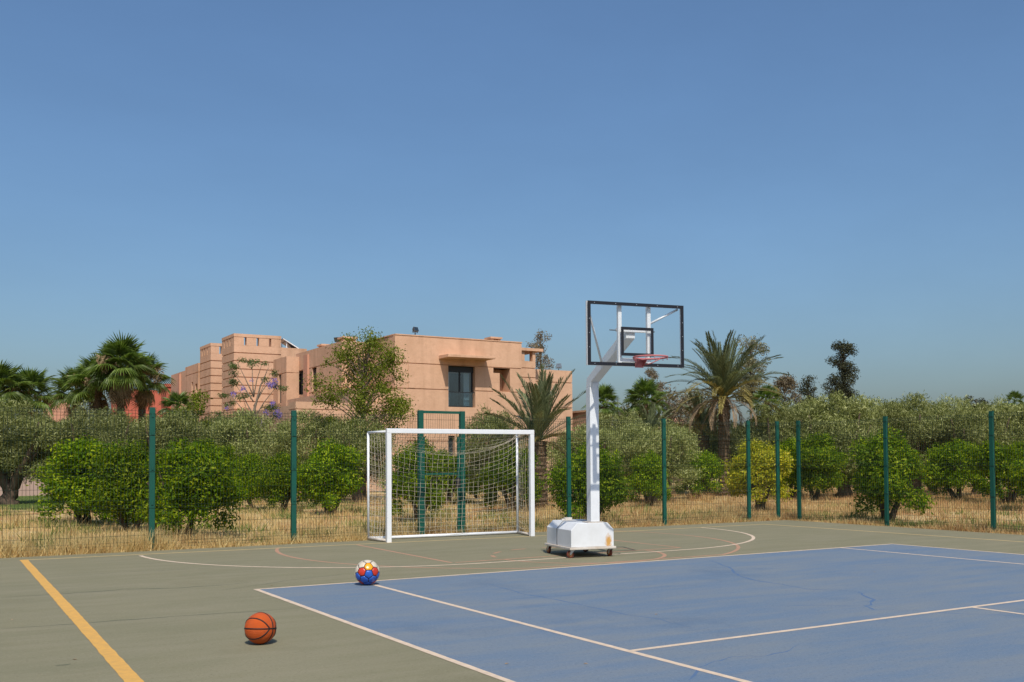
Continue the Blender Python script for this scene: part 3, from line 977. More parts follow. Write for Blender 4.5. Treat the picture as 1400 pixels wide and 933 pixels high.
# ------------------------------------------------------------------ football
SR = 0.150
sl = Vector((1.285, -0.36, SR + 0.003))
sb = empty('football', sl)
tag(sb, 'football with blue, red and yellow panels on the corner of the blue court', 'ball')
uv_sphere(SR - 0.002, 40, 20).build('bladder', M['bseam'], sb, smooth=True)
M['p_blue'] = mat('glossy_blue_panel', (0.025, 0.105, 0.46), 0.3, (0.02, 0.08, 0.36), 20, 0.5, spec=0.5)
M['p_red'] = mat('glossy_red_panel', (0.55, 0.040, 0.015), 0.3, (0.45, 0.03, 0.015), 20, 0.5, spec=0.5)
M['p_yellow'] = mat('glossy_yellow_panel', (0.85, 0.34, 0.008), 0.25, (0.80, 0.28, 0.008), 20, 0.5, spec=0.5)
M['p_white'] = mat('glossy_cream_panel', (0.60, 0.52, 0.40), 0.35, (0.54, 0.46, 0.35), 20, 0.5, spec=0.5)
M['p_violet'] = mat('glossy_violet_panel', (0.17, 0.17, 0.40), 0.35, spec=0.5)
r_, u_, d_ = frame_to_camera(sl)
phi = (1 + 5 ** 0.5) / 2
ico = [Vector(v).normalized() for a in (-1, 1) for b in (-1, 1) for v in ((0, a, b * phi), (a, b * phi, 0), (b * phi, 0, a))]
# turn one pentagon towards the viewer, slightly right and low, with a hexagon straight above it
v0 = (d_ * 0.95 + r_ * 0.13 - u_ * 0.15).normalized()
base = ico[0]
q1 = base.rotation_difference(v0)
tri = []
for i in range(12):
    for j in range(i + 1, 12):
        for k in range(j + 1, 12):
            if ico[i].dot(ico[j]) > 0.4 and ico[j].dot(ico[k]) > 0.4 and ico[i].dot(ico[k]) > 0.4:
                tri.append((i, j, k))
t0 = next(t for t in tri if 0 in t)
hc = q1 @ ((ico[t0[0]] + ico[t0[1]] + ico[t0[2]]).normalized())
hp = (hc - v0 * hc.dot(v0)).normalized()
upv = (u_ - v0 * u_.dot(v0)).normalized()
ang = math.atan2(hp.cross(upv).dot(v0), hp.dot(upv))
q2 = Quaternion(v0, ang) @ q1
ico = [q2 @ v for v in ico]
def panel_mesh(corners, m):
    cen = sum(corners, Vector()).normalized()
    cs = sorted(corners, key=lambda p: math.atan2((p - cen).dot(cen.cross(corners[0] - cen)), (p - cen).dot(corners[0] - cen)))
    cs = [(cen + (c - cen) * 0.93) for c in cs]
    n = len(cs)
    rings = [[cen]]
    K = 4
    vs, fs = [cen.normalized() * SR], []
    idx = []
    for k in range(1, K + 1):
        row = []
        for i in range(n):
            a, b = cs[i], cs[(i + 1) % n]
            for s in range(k):
                p = cen + ((a + (b - a) * s / k) - cen) * (k / K)
                row.append(len(vs)); vs.append(p.normalized() * (SR if k < K else SR - 0.0012))
        idx.append(row)
    for i in range(n):
        fs.append((0, idx[0][i], idx[0][(i + 1) % n]))
    for k in range(1, K):
        inn, out = idx[k - 1], idx[k]
        for i in range(n):
            for s in range(k + 1):
                o0 = out[i * (k + 1) + s]
                o1 = out[(i * (k + 1) + s + 1) % len(out)]
                i0 = inn[(i * k + s) % len(inn)]
                fs.append((o0, o1, i0))
                if s < k:
                    i1 = inn[(i * k + s + 1) % len(inn)]
                    fs.append((o1, i1, i0))
    skirt = [v.normalized() * (SR - 0.004) for v in (vs[i] for i in idx[-1])]
    k0 = len(vs)
    vs += skirt
    L = len(idx[-1])
    for i in range(L):
        fs.append((idx[-1][i], k0 + i, k0 + (i + 1) % L, idx[-1][(i + 1) % L]))
    return MB().add(vs, fs).build('panel', m, sb, smooth=True)
def edgept(i, j): return (ico[i] * 1.9 + ico[j] * 1.1) / 3
def classify(c):
    x, y, z = c.dot(r_), c.dot(u_), c.dot(d_)
    return x, y, z
for i in range(12):
    cor = [edgept(i, j) for j in range(12) if j != i and ico[i].dot(ico[j]) > 0.4]
    x, y, z = classify(ico[i])
    m = 'p_blue' if i == 0 else ('p_violet' if y > 0.75 else ('p_blue' if y < -0.3 else 'p_white'))
    panel_mesh(cor, M[m])
for (i, j, k) in tri:
    cor = [edgept(i, j), edgept(j, i), edgept(j, k), edgept(k, j), edgept(i, k), edgept(k, i)]
    c = (ico[i] + ico[j] + ico[k]).normalized()
    x, y, z = classify(c)
    if 0 in (i, j, k):
        m = 'p_yellow' if y > 0.35 else ('p_red' if y > -0.2 else 'p_blue')
    else:
        m = 'p_white' if y > -0.35 else 'p_red'
    panel_mesh(cor, M[m])

# ------------------------------------------------------------------ the terracotta villa
villa = empty('villa', (18.44, 36.84, 0))
tag(villa, 'flat-roofed terracotta villa with grooved plaster walls, slab canopy and slotted towers', 'building')
VO = Vector((18.44, 36.84, 0))
def vpart(mb_, name, m=None, parent=None, bevel=0.0):
    """shape given in world metres, parented to the villa"""
    mb_.v = [(x - VO.x, y - VO.y, z - VO.z) for x, y, z in mb_.v]
    return mb_.build(name, m or M['plaster'], parent or villa, bevel=bevel)
def map_front(y):           # wall facing -y
    return lambda u, w, z: (u, y + w, z)
def map_left(x):            # wall facing -x
    return lambda u, w, z: (x + w, u, z)
def skin(u0, u1, z0, z1, mp, depth, holes=()):
    """wall slab with real openings and reveals"""
    m = MB()
    hs = [(max(a, u0), min(b, u1), max(c, z0), min(d, z1)) for a, b, c, d in holes if b > u0 and a < u1 and d > z0 and c < z1]
    us = sorted({u0, u1} | {h[0] for h in hs} | {h[1] for h in hs})
    zs = sorted({z0, z1} | {h[2] for h in hs} | {h[3] for h in hs})
    def solid(i, j):
        if i < 0 or j < 0 or i >= len(us) - 1 or j >= len(zs) - 1: return False
        cu, cz = (us[i] + us[i + 1]) / 2, (zs[j] + zs[j + 1]) / 2
        return not any(h[0] < cu < h[1] and h[2] < cz < h[3] for h in hs)
    for i in range(len(us) - 1):
        for j in range(len(zs) - 1):
            if not solid(i, j): continue
            a, b, c, d = us[i], us[i + 1], zs[j], zs[j + 1]
            m.add([mp(a, 0, c), mp(b, 0, c), mp(b, 0, d), mp(a, 0, d)], [(0, 1, 2, 3)])
            if not solid(i - 1, j): m.add([mp(a, 0, c), mp(a, 0, d), mp(a, depth, d), mp(a, depth, c)], [(0, 1, 2, 3)])
            if not solid(i + 1, j): m.add([mp(b, 0, c), mp(b, depth, c), mp(b, depth, d), mp(b, 0, d)], [(0, 1, 2, 3)])
            if not solid(i, j - 1): m.add([mp(a, 0, c), mp(a, depth, c), mp(b, depth, c), mp(b, 0, c)], [(0, 1, 2, 3)])
            if not solid(i, j + 1): m.add([mp(a, 0, d), mp(b, 0, d), mp(b, depth, d), mp(a, depth, d)], [(0, 1, 2, 3)])
    return m
def banded(name, u0, u1, zb, mp, depth, holes=(), groove=0.05, rec=0.05):
    """wall of horizontal plaster bands with recessed grooves between them"""
    for i in range(len(zb) - 1):
        z0 = zb[i] + (groove / 2 if i else 0)
        z1 = zb[i + 1] - (groove / 2 if i < len(zb) - 2 else 0)
        vpart(skin(u0, u1, z0, z1, mp, depth, holes), name)
        if i:
            vpart(skin(u0 + 0.03, u1 - 0.03, zb[i] - groove / 2 - 0.01, zb[i] + groove / 2 + 0.01, lambda u, w, z: mp(u, w + rec, z), depth - rec - 0.02,
                       [(a - 0.002, b + 0.002, c, d) for a, b, c, d in holes]), 'groove')
FYb = 36.84
WH = (21.62, 23.30, 4.48, 6.74)
RH = (24.46, 25.55, 5.42, 6.74)
GH1 = (21.60, 22.00, 1.3, 2.9)
banded('wall_band', 18.44, 26.33, [0, 2.6, 5.41, 6.77, 8.24], map_front(FYb), 0.9, [WH, RH, GH1])
vpart(MB().box(18.46, 26.31, FYb + 0.90, 46, 0, 8.20), 'main_wall')
vpart(skin(18.44, 26.36, 8.242, 8.30, map_front(FYb - 0.03), 0.25), 'roof_coping')
vpart(MB().box(18.41, 18.66, FYb + 0.221, 40.7, 8.242, 8.30), 'roof_coping')
vpart(MB().box(24.47, 24.96, FYb + 0.15, FYb + 0.89, 5.43, 6.47), 'loggia_pier')
vpart(MB().box(24.47, 24.96, FYb + 0.146, FYb + 0.149, 5.93, 5.97), 'groove')
vpart(MB().box(19.21, 19.59, FYb - 0.035, FYb - 0.002, 5.44, 6.74), 'pilaster')
# canopy
can = MB().add([(21.04, FYb - 0.003, 7.07), (23.97, FYb - 0.003, 7.10), (23.97, FYb - 0.003, 7.27), (21.04, FYb - 0.003, 7.27),
                (21.04, FYb - 1.12, 7.09), (23.97, FYb - 1.12, 7.12), (23.97, FYb - 1.12, 7.25), (21.04, FYb - 1.12, 7.25)],
               [(0, 1, 2, 3), (7, 6, 5, 4), (0, 4, 5, 1), (1, 5, 6, 2), (2, 6, 7, 3), (3, 7, 4, 0)])
vpart(can, 'canopy', bevel=0.015)
# french window
fw = vpart(MB().box(21.625, 23.295, FYb + 0.20, FYb + 0.28, 6.42, 6.735), 'window', M['window_frame'])
def sub(mb_, name, m, parent):
    mb_.v = [(x - VO.x, y - VO.y, z - VO.z) for x, y, z in mb_.v]
    return mb_.build(name, m, parent)
fm = MB()
for x in (21.63, 22.40, 23.17):
    fm.box(x, x + 0.08, FYb + 0.22, FYb + 0.29, 4.50, 6.418)
fm.box(21.711, 22.399, FYb + 0.22, FYb + 0.29, 4.50, 4.57).box(22.481, 23.169, FYb + 0.22, FYb + 0.29, 4.50, 4.57)
sub(fm, 'frame', M['window_frame'], fw)
sub(MB().box(21.711, 22.399, FYb + 0.25, FYb + 0.262, 4.571, 6.418), 'pane', M['railglass'], fw)
sub(MB().box(22.481, 23.169, FYb + 0.25, FYb + 0.262, 4.571, 6.418), 'pane', M['railglass'], fw)
sub(MB().box(21.63, 21.88, FYb + 0.40, FYb + 0.46, 4.50, 6.40), 'curtain', M['curtain'], fw)
sub(MB().box(22.78, 23.12, FYb + 0.40, FYb + 0.46, 4.50, 6.40), 'curtain', M['curtain'], fw)
sub(MB().box(21.635, 23.28, FYb + 0.885, FYb + 0.895, 4.49, 6.40), 'room_shade_sheet', M['window_frame'], fw)  # dark sheet at the back of the opening, room shade put into its colour
sub(MB().box(21.64, 23.16, FYb + 0.06, FYb + 0.072, 4.52, 5.28), 'balcony_glass', M['railglass'], fw)
sub(MB().box(21.625, 23.29, FYb + 0.045, FYb + 0.085, 5.285, 5.325), 'handrail', M['window_frame'], fw)
vpart(MB().box(21.62, 21.98, FYb + 0.20, FYb + 0.24, 1.32, 2.88), 'window', M['window_glass'])
# left wing
WX = 17.0
W1, W2 = (44.9, 45.65, 5.70, 7.12), (47.25, 48.0, 5.65, 7.12)
banded('wall_band', 40.8, 48.6, [5.0, 5.65, 7.15, 8.25], map_left(WX), 0.6, [W1, W2])
vpart(MB().box(WX + 0.6, 18.45, 40.82, 48.6, 0, 8.22), 'wing_wall')
vpart(MB().box(WX + 0.012, WX + 0.59, 40.815, 48.59, 0, 4.98), 'wing_wall')
vpart(skin(WX + 0.6, 18.44, 0, 8.25, map_front(40.8), 0.015), 'wing_wall')
vpart(MB().box(WX - 0.12, WX - 0.003, 46.15, 46.85, 5.2, 8.0), 'pilaster', M['plaster_pink'])
for (a, b, c, d) in (W1, W2):
    w_ = vpart(MB().box(WX + 0.14, WX + 0.18, a + 0.01, b - 0.01, c + 0.01, d - 0.01), 'window', M['window_glass'])
    gr = MB()
    for i in range(1, 5):
        gr.box(WX + 0.06, WX + 0.075, a + (b - a) * i / 5 - 0.008, a + (b - a) * i / 5 + 0.008, c + 0.005, d - 0.005)
    for i in range(1, 4):
        gr.box(WX + 0.076, WX + 0.09, a + 0.005, b - 0.005, c + (d - c) * i / 4 - 0.01, c + (d - c) * i / 4 + 0.01)
    sub(gr, 'grille', M['grille'], w_)
# lower terraces in front of the wing
vpart(MB().box(15.66, 16.99, 36.2, 46.2, 0, 5.22), 'terrace_wall')
vpart(MB().box(16.995, 18.42, 36.2, 40.79, 0, 5.20), 'terrace_wall')
vpart(MB().box(12.45, 18.36, 35.2, 36.19, 0.0, 4.05), 'terrace_wall')
vpart(MB().box(12.48, 18.33, 35.23, 36.16, 4.05, 4.10), 'groove')
vpart(MB().box(12.45, 18.36, 35.2, 36.19, 4.10, 4.44), 'terrace_parapet')
vpart(MB().box(12.46, 13.4, 36.20, 52.0, 0.0, 4.3), 'terrace_wall')
vpart(MB().box(13.41, 15.65, 46.3, 51.9, 0.0, 4.7), 'terrace_wall')
# block with a window between wing and tower
banded('wall_band', 48.02, 50.6, [0, 4.9, 7.02, 8.02], map_left(16.2), 0.45, [(49.0, 49.6, 5.2, 7.0)])
vpart(skin(16.2, 17.2, 0, 7.0, map_front(48.0), 0.019), 'wall_band')
vpart(skin(16.2, 17.2, 7.04, 8.02, map_front(48.0), 0.019), 'wall_band')
vpart(MB().box(16.64, 17.19, 48.02, 50.6, 0, 8.0), 'block_wall')
vpart(MB().box(16.30, 16.34, 49.02, 49.58, 5.21, 6.98), 'window', M['window_glass'])
# slotted towers
def tower(x0, x1, y0, y1, zbase, ztop, zcren, nx, ny, zlow=0.0, step=0.52):
    zs = [zlow]
    z = zcren
    tops = []
    while z > zlow + 1:
        tops.append(z); z -= step
    zs = [zlow] + sorted(tops)
    vpart(MB().box(x0 + 0.06, x1 - 0.06, y0 + 0.06, y1 - 0.06, zlow, zcren - 0.05), 'tower_core')
    for a, b in zip(zs[:-1], zs[1:]):
        vpart(MB().box(x0, x1, y0, y1, a + 0.03, b - 0.035), 'tower_band')
    # slotted parapet
    T = 0.35
    zs1 = ztop - 0.20
    def piers(n, L, fn, e0=0.0):
        gap = 0.17
        w = (L - gap * (n - 1)) / n
        for i in range(n):
            a = i * (w + gap)
            fn(a, a + w)
    piers(nx, x1 - x0, lambda a, b: vpart(MB().box(x0 + a, x0 + b, y0, y0 + T, zcren - 0.03, zs1), 'parapet_pier'))
    piers(ny, y1 - y0 - T, lambda a, b: vpart(MB().box(x0, x0 + T, y0 + T + a + 0.02, y0 + T + b, zcren - 0.03, zs1), 'parapet_pier'))
    piers(ny, y1 - y0 - T, lambda a, b: vpart(MB().box(x1 - T, x1, y0 + T + a + 0.02, y0 + T + b, zcren - 0.03, zs1), 'parapet_pier'))
    for bx_ in ((x0 - 0.02, x1 + 0.02, y0 - 0.02, y0 + T), (x0 - 0.02, x0 + T, y0 + T + 0.002, y1), (x1 - T, x1 + 0.02, y0 + T + 0.002, y1)):
        vpart(MB().box(*bx_, zs1 + 0.002, ztop), 'parapet_cap')
tower(14.07, 17.14, 52.0, 54.9, 0, 9.76, 9.06, 4, 4)
vpart(MB().box(17.15, 18.9, 52.0, 58, 0, 9.02), 'tower_core')
tower(14.12, 16.2, 58.0, 61.0, 0, 9.78, 9.08, 3, 4)
banded('wall_band', 61.05, 65.0, [0, 6.7, 8.0, 8.65], map_left(14.0), 0.4, [(61.3, 61.9, 6.1, 7.2), (62.6, 63.0, 5.4, 7.4)])
vpart(MB().box(14.4, 16.2, 61.05, 65.0, 0, 8.63), 'block_wall')
vpart(MB().box(14.05, 17.5, 65.1, 70, 0, 8.45), 'block_wall')
vpart(MB().box(13.90, 14.04, 66.5, 67.0, 0, 8.3), 'pilaster', M['plaster_pink'])
# right-hand tower and block
gz = [0, 2.6, 4.7, 5.3, 5.85, 6.4, 6.95, 7.36]
banded('wall_band', 26.345, 28.0, gz, map_front(38.0), 0.5)
vpart(MB().box(26.345, 27.98, 38.5, 41, 0, 7.34), 'tower_core')
for a, b in ((26.345, 26.46), (27.05, 27.25), (27.80, 28.0)):
    vpart(MB().box(a, b, 38.0, 38.35, 7.365, 7.95), 'parapet_pier')
    vpart(MB().box(a, b, 40.6, 40.9, 7.345, 7.95), 'parapet_pier')
vpart(MB().box(26.35, 28.45, 37.85, 41.0, 7.955, 8.12), 'roof_slab')
banded('wall_band', 28.02, 31.3, [0, 2.6, 4.75, 6.28, 7.02], map_front(39.0), 0.4, [(28.3, 29.1, 0.9, 2.2)])
vpart(MB().box(28.02, 31.28, 39.4, 45, 0, 7.0), 'block_wall')
vpart(MB().box(28.31, 29.09, 39.2, 39.24, 0.91, 2.19), 'window', M['window_glass'])
# chimneys
for (x, y, z, w, d, h) in ((25.0, 38.0, 8.21, 0.62, 0.6, 0.34), (17.3, 41.3, 8.255, 0.75, 0.7, 0.22), (17.5, 45.3, 8.255, 0.6, 0.6, 0.22)):
    cbm = MB()
    for ax in (0, w - 0.16):
        for ay in (0, d - 0.16):
            cbm.box(x + ax, x + ax + 0.16, y + ay, y + ay + 0.16, z, z + h)
    cbm.box(x + 0.02, x + w - 0.02, y + 0.3, y + d - 0.2, z, z + h - 0.002)
    ch = vpart(cbm, 'chimney')
    sub(MB().box(x - 0.08, x + w + 0.08, y - 0.08, y + d + 0.08, z + h + 0.001, z + h + 0.10), 'chimney_cap', M['plaster'], ch)

# solar collector behind the tower
sc = empty('solar_collector', (17.6, 53.5, 9.02))
tag(sc, 'white framed solar collector sloping behind the slotted tower', 'solar panel')
MB().bar((0, 0, 0.72), (1.05, 0, 0.10), 1.2, 0.06, up=(0, 0, 1)).build('panel', M['window_glass'], sc)
MB().bar((-0.02, -0.62, 0.70), (1.06, -0.62, 0.09), 0.05, 0.06, up=(0, 0, 1)).build('frame', M['white_paint'], sc)
MB().bar((0.25, -0.5, 0), (0.25, -0.5, 0.52), 0.05, 0.05, up=(1, 0, 0)).build('leg', M['white_paint'], sc)
MB().bar((0.25, 0.5, 0), (0.25, 0.5, 0.52), 0.05, 0.05, up=(1, 0, 0)).build('leg', M['white_paint'], sc)

def floodlight(loc, rz, tilt, label):
    f = empty('floodlight', loc, rz)
    tag(f, label, 'floodlight', 'floodlights on the villa roofs')
    b = MB().box(-0.02, 0.02, -0.02, 0.02, 0, 0.14)
    b.bar((-0.17, 0, 0.14), (0.17, 0, 0.14), 0.03, 0.02).bar((-0.17, 0, 0.14), (-0.17, 0, 0.30), 0.02, 0.03, up=(1, 0, 0)).bar((0.17, 0, 0.14), (0.17, 0, 0.30), 0.02, 0.03, up=(1, 0, 0))
    b.build('bracket', M['lamp_body'], f)
    h = MB().add([(-0.155, -0.10, -0.13), (0.155, -0.10, -0.13), (0.155, -0.10, 0.13), (-0.155, -0.10, 0.13), (-0.11, 0.09, -0.08), (0.11, 0.09, -0.08), (0.11, 0.09, 0.08), (-0.11, 0.09, 0.08)],
                 [(0, 1, 2, 3), (7, 6, 5, 4), (0, 4, 5, 1), (1, 5, 6, 2), (2, 6, 7, 3), (3, 7, 4, 0)]).build('housing', M['lamp_body'], f)
    h.location = (0, 0, 0.29); h.rotation_euler = (R(tilt), 0, 0)
    g_ = MB().box(-0.135, 0.135, -0.108, -0.102, -0.11, 0.11).build('lens', M['railglass'], h)
floodlight((19.7, 37.0, 8.302), R(15), -25, 'grey floodlight on the roof edge left of the slab canopy')
floodlight((17.35, 42.4, 8.25), R(-60), 20, 'grey floodlight on the wing roof next to a chimney')
floodlight((30.5, 39.3, 7.02), R(-20), -20, 'grey floodlight on the low roof right of the date palm')

# other buildings glimpsed between the trees
def block_house(name, label, boxes, m, wins=(), origin=None):
    o = empty(name, origin); tag(o, label, 'building')
    O = Vector(origin)
    for (x0, x1, y0, y1, z0, z1, nm) in boxes:
        MB().box(x0 - O.x, x1 - O.x, y0 - O.y, y1 - O.y, z0, z1).build(nm, m, o)
    for (x0, x1, y, z0, z1) in wins:
        w = MB()
        w.box(x0 - O.x, x1 - O.x, y - O.y - 0.012, y - O.y - 0.004, z0, z1)
        ww = w.build('window', M['window_glass'], o)
        MB().box(x0 - O.x - 0.06, x1 - O.x + 0.06, y - O.y - 0.05, y - O.y - 0.003, z0 - 0.07, z0 - 0.002).build('sill', m, ww)
        MB().box(x0 - O.x - 0.06, x1 - O.x + 0.06, y - O.y - 0.05, y - O.y - 0.003, z1 + 0.002, z1 + 0.07).build('lintel', m, ww)
    return o
block_house('red_house', 'red plaster house with three small windows behind the fan palms', [(9.9, 12.6, 66.6, 72, 0, 6.75, 'wall'), (10.1, 12.4, 66.8, 71.8, 6.752, 7.0, 'roof_parapet')], M['plaster_red'],
            [(10.75, 11.05, 66.6, 6.0, 6.45), (11.2, 11.5, 66.6, 6.0, 6.45), (11.65, 11.95, 66.6, 6.0, 6.45)], (11, 66.6, 0))
block_house('red_house', 'red plaster cube house beside the far end of the villa', [(13.9, 15.3, 71, 74, 0, 7.6, 'wall'), (13.8, 15.4, 70.9, 74.1, 7.602, 7.85, 'roof_parapet')], M['plaster_red'], [(14.2, 14.5, 71, 6.2, 6.9)], (14.5, 71, 0))
block_house('red_house', 'small brownish house between two clumps of fan palms', [(4.6, 6.0, 64.6, 68, 0, 6.1, 'wall'), (4.5, 6.1, 64.5, 68.1, 6.102, 6.3, 'roof_parapet')], M['plaster_pink'], [], (5, 64.6, 0))
block_house('garden_pavilion', 'low terracotta cube building behind the basketball pole', [(32.2, 34.0, 38.6, 41, 0, 4.5, 'wall'), (32.1, 34.1, 38.5, 41.1, 4.502, 4.62, 'roof_parapet')], M['plaster'], [(32.5, 32.9, 38.6, 2.6, 3.6)], (33, 38.6, 0))
dm = empty('domed_hut', (43.0, 42.1, 0)); tag(dm, 'small terracotta hut with a rounded dome left of the tall date palm', 'building')
MB().box(-1.3, 1.3, 0, 2.6, 0, 3.7).build('wall', M['plaster'], dm)
dv = []
MB().tube([(0, 1.3, 3.70), (0, 1.3, 3.9), (0, 1.3, 4.15), (0, 1.3, 4.4), (0, 1.3, 4.55), (0, 1.3, 4.6)], [1.25, 1.2, 1.05, 0.75, 0.4, 0.05], 20).build('dome', M['plaster_pink'], dm, smooth=True)

lw = empty('garden_wall', (0, 40.6, 0)); tag(lw, 'low pale pink garden wall beyond the lawn, behind the left olive trunk', 'wall')
MB().box(-9, 11, 0, 0.25, -0.03, 0.78).build('wall', M['wall_pink'], lw)
MB().box(-9, 11, -0.03, 0.28, 0.782, 0.86).build('coping', M['wall_pink'], lw)
ow = empty('garden_wall', (29, 36.0, 0)); tag(ow, 'low terracotta garden wall in front of the villa, seen left of the basketball pole', 'wall')
MB().box(-2.5, 6, 0, 0.25, -0.03, 0.9).build('wall', M['plaster'], ow)
MB().box(-2.5, 6, -0.03, 0.28, 0.902, 0.98).build('coping', M['plaster'], ow)

# ------------------------------------------------------------------ trees
def rand_dirs(n):
    a = npr.normal(size=(n, 3))
    return unit(a)
def crown_mesh(name, clumps, nleaf, L, Wd, m, droop=0.2, shell=0.55, upbias=0.25, spread=0.9, fold=0.12):
    """leaf-sized faces spread over many clumps: clumps = [(x,y,z,rx,ry,rz)]"""
    C = np.array(clumps)
    vol = C[:, 3] * C[:, 4] + C[:, 3] * C[:, 5]
    k = npr.choice(len(C), nleaf, p=vol / vol.sum())
    d = rand_dirs(nleaf)
    rr = shell + (1.08 - shell) * npr.rand(nleaf) ** 0.7
    rr = np.where(npr.rand(nleaf) < 0.16, npr.uniform(0.9, 1.42, nleaf), rr)
    P = C[k, :3] + d * C[k, 3:6] * rr[:, None]
    N = unit(d + rand_dirs(nleaf) * spread + np.array([0, 0, upbias]))
    T = rand_dirs(nleaf) + d * 0.5
    T = T - N * (T * N).sum(1, keepdims=True)
    T[:, 2] -= droop
    ln = L * npr.uniform(0.7, 1.25, nleaf)
    V, F = leaves(P, T, N, ln, ln / L * Wd, fold)
    return np_mesh(name, V, F, m)
def clump_cloud(n, cx, cy, cz, rx, ry, rz, r0, r1, seed, surf=0.55):
    rr = random.Random(seed)
    out = []
    for i in range(n):
        while True:
            p = Vector((rr.gauss(0, 1), rr.gauss(0, 1), rr.gauss(0, 1)))
            if p.length > 0.01: break
        p.normalize()
        p *= surf + (1 - surf) * rr.random()
        r = rr.uniform(r0, r1)
        out.append((cx + p.x * rx, cy + p.y * ry, cz + p.z * rz, r, r, r * rr.uniform(0.75, 1.0)))
    return out
def limbs(trunks, n=6):
    m = MB()
    for pts, rads in trunks:
        # smooth the polyline a little
        P = [Vector(p) for p in pts]
        Q, Rr = [], []
        for i in range(len(P) - 1):
            for s in range(3):
                t = s / 3
                Q.append(P[i].lerp(P[i + 1], t) + Vector((rnd.gauss(0, 1), rnd.gauss(0, 1), 0)) * rads[i] * 0.12)
                Rr.append(rads[i] + (rads[i + 1] - rads[i]) * t)
        Q.append(P[-1]); Rr.append(rads[-1])
        m.tube(Q, Rr, n)
    return m
def place(name, trunk, crown, loc, rz, sc, label, cat='tree', group=None, extra=()):
    o = empty(name, loc, rz)
    o.scale = sc
    tag(o, label, cat, group)
    inst('trunk', trunk, o)
    inst('crown', crown, o)
    for nm, me in extra:
        inst(nm, me, o)['kind'] = 'stuff'
    return o

# citrus: round, leafy to the ground, short forked trunk; unit size about 2 m by 2 m
def citrus_proto(seed, m):
    rr = random.Random(seed)
    cl = clump_cloud(25, 0, 0, 1.15, 0.72, 0.72, 0.56, 0.18, 0.38, seed, 0.5)
    cl += clump_cloud(8, 0, 0, 1.5, 0.5, 0.5, 0.40, 0.16, 0.26, seed + 50, 0.8)
    for k in range(5):
        a = rr.uniform(0, 6.28)
        cl.append((0.62 * math.cos(a), 0.62 * math.sin(a), rr.uniform(0.42, 0.7), 0.2, 0.2, 0.2))
    for k in range(9):
        a = rr.uniform(0, 6.28); q = rr.uniform(0.2, 0.7)
        cl.append((q * math.cos(a), q * math.sin(a), rr.uniform(1.45, 1.85) - 0.25 * q, 0.10, 0.10, 0.17))
    crown = crown_mesh('crown', cl, 17000, 0.082, 0.033, M[m], droop=0.15, shell=0.3, spread=1.15, fold=0.16)
    tr = []
    nst = rr.randint(2, 3)
    for i in range(nst):
        a = rr.uniform(0, 6.28) if i else rr.uniform(0, 6.28)
        x, y = math.cos(a), math.sin(a)
        tr.append(([(0.03 * x, 0.03 * y, -0.08), (0.10 * x, 0.10 * y, 0.22), (0.24 * x, 0.24 * y, 0.55), (0.36 * x, 0.36 * y, 1.0), (0.45 * x, 0.45 * y, 1.4)], [0.085, 0.065, 0.05, 0.03, 0.012]))
        for q in range(3):
            b = a + rr.uniform(-0.9, 0.9)
            tr.append(([(0.22 * x, 0.22 * y, 0.5), (0.22 * x + 0.2 * math.cos(b), 0.22 * y + 0.2 * math.sin(b), 0.85), (0.22 * x + 0.42 * math.cos(b), 0.22 * y + 0.42 * math.sin(b), 1.2)], [0.035, 0.022, 0.01]))
    return limbs(tr).mesh('trunk', M['bark_dark'], True), crown
CIT = [citrus_proto(s, 'citrus') for s in (1, 2, 3, 4, 5)]
CITY = citrus_proto(21, 'citrus_yellow')
def citrus(i, x, y, w, h, rz, label, proto=None):
    t, c = proto or CIT[i % 5]
    return place('citrus_tree', t, c, (x, y, -0.22 if y > 11.5 and x < 1 else -0.10), rz, (w / 2.0, w / 2.0, (h + (0.19 if y > 11.5 and x < 1 else 0.07)) / 1.98), label, 'citrus tree', 'citrus trees in the orchard behind the fence')
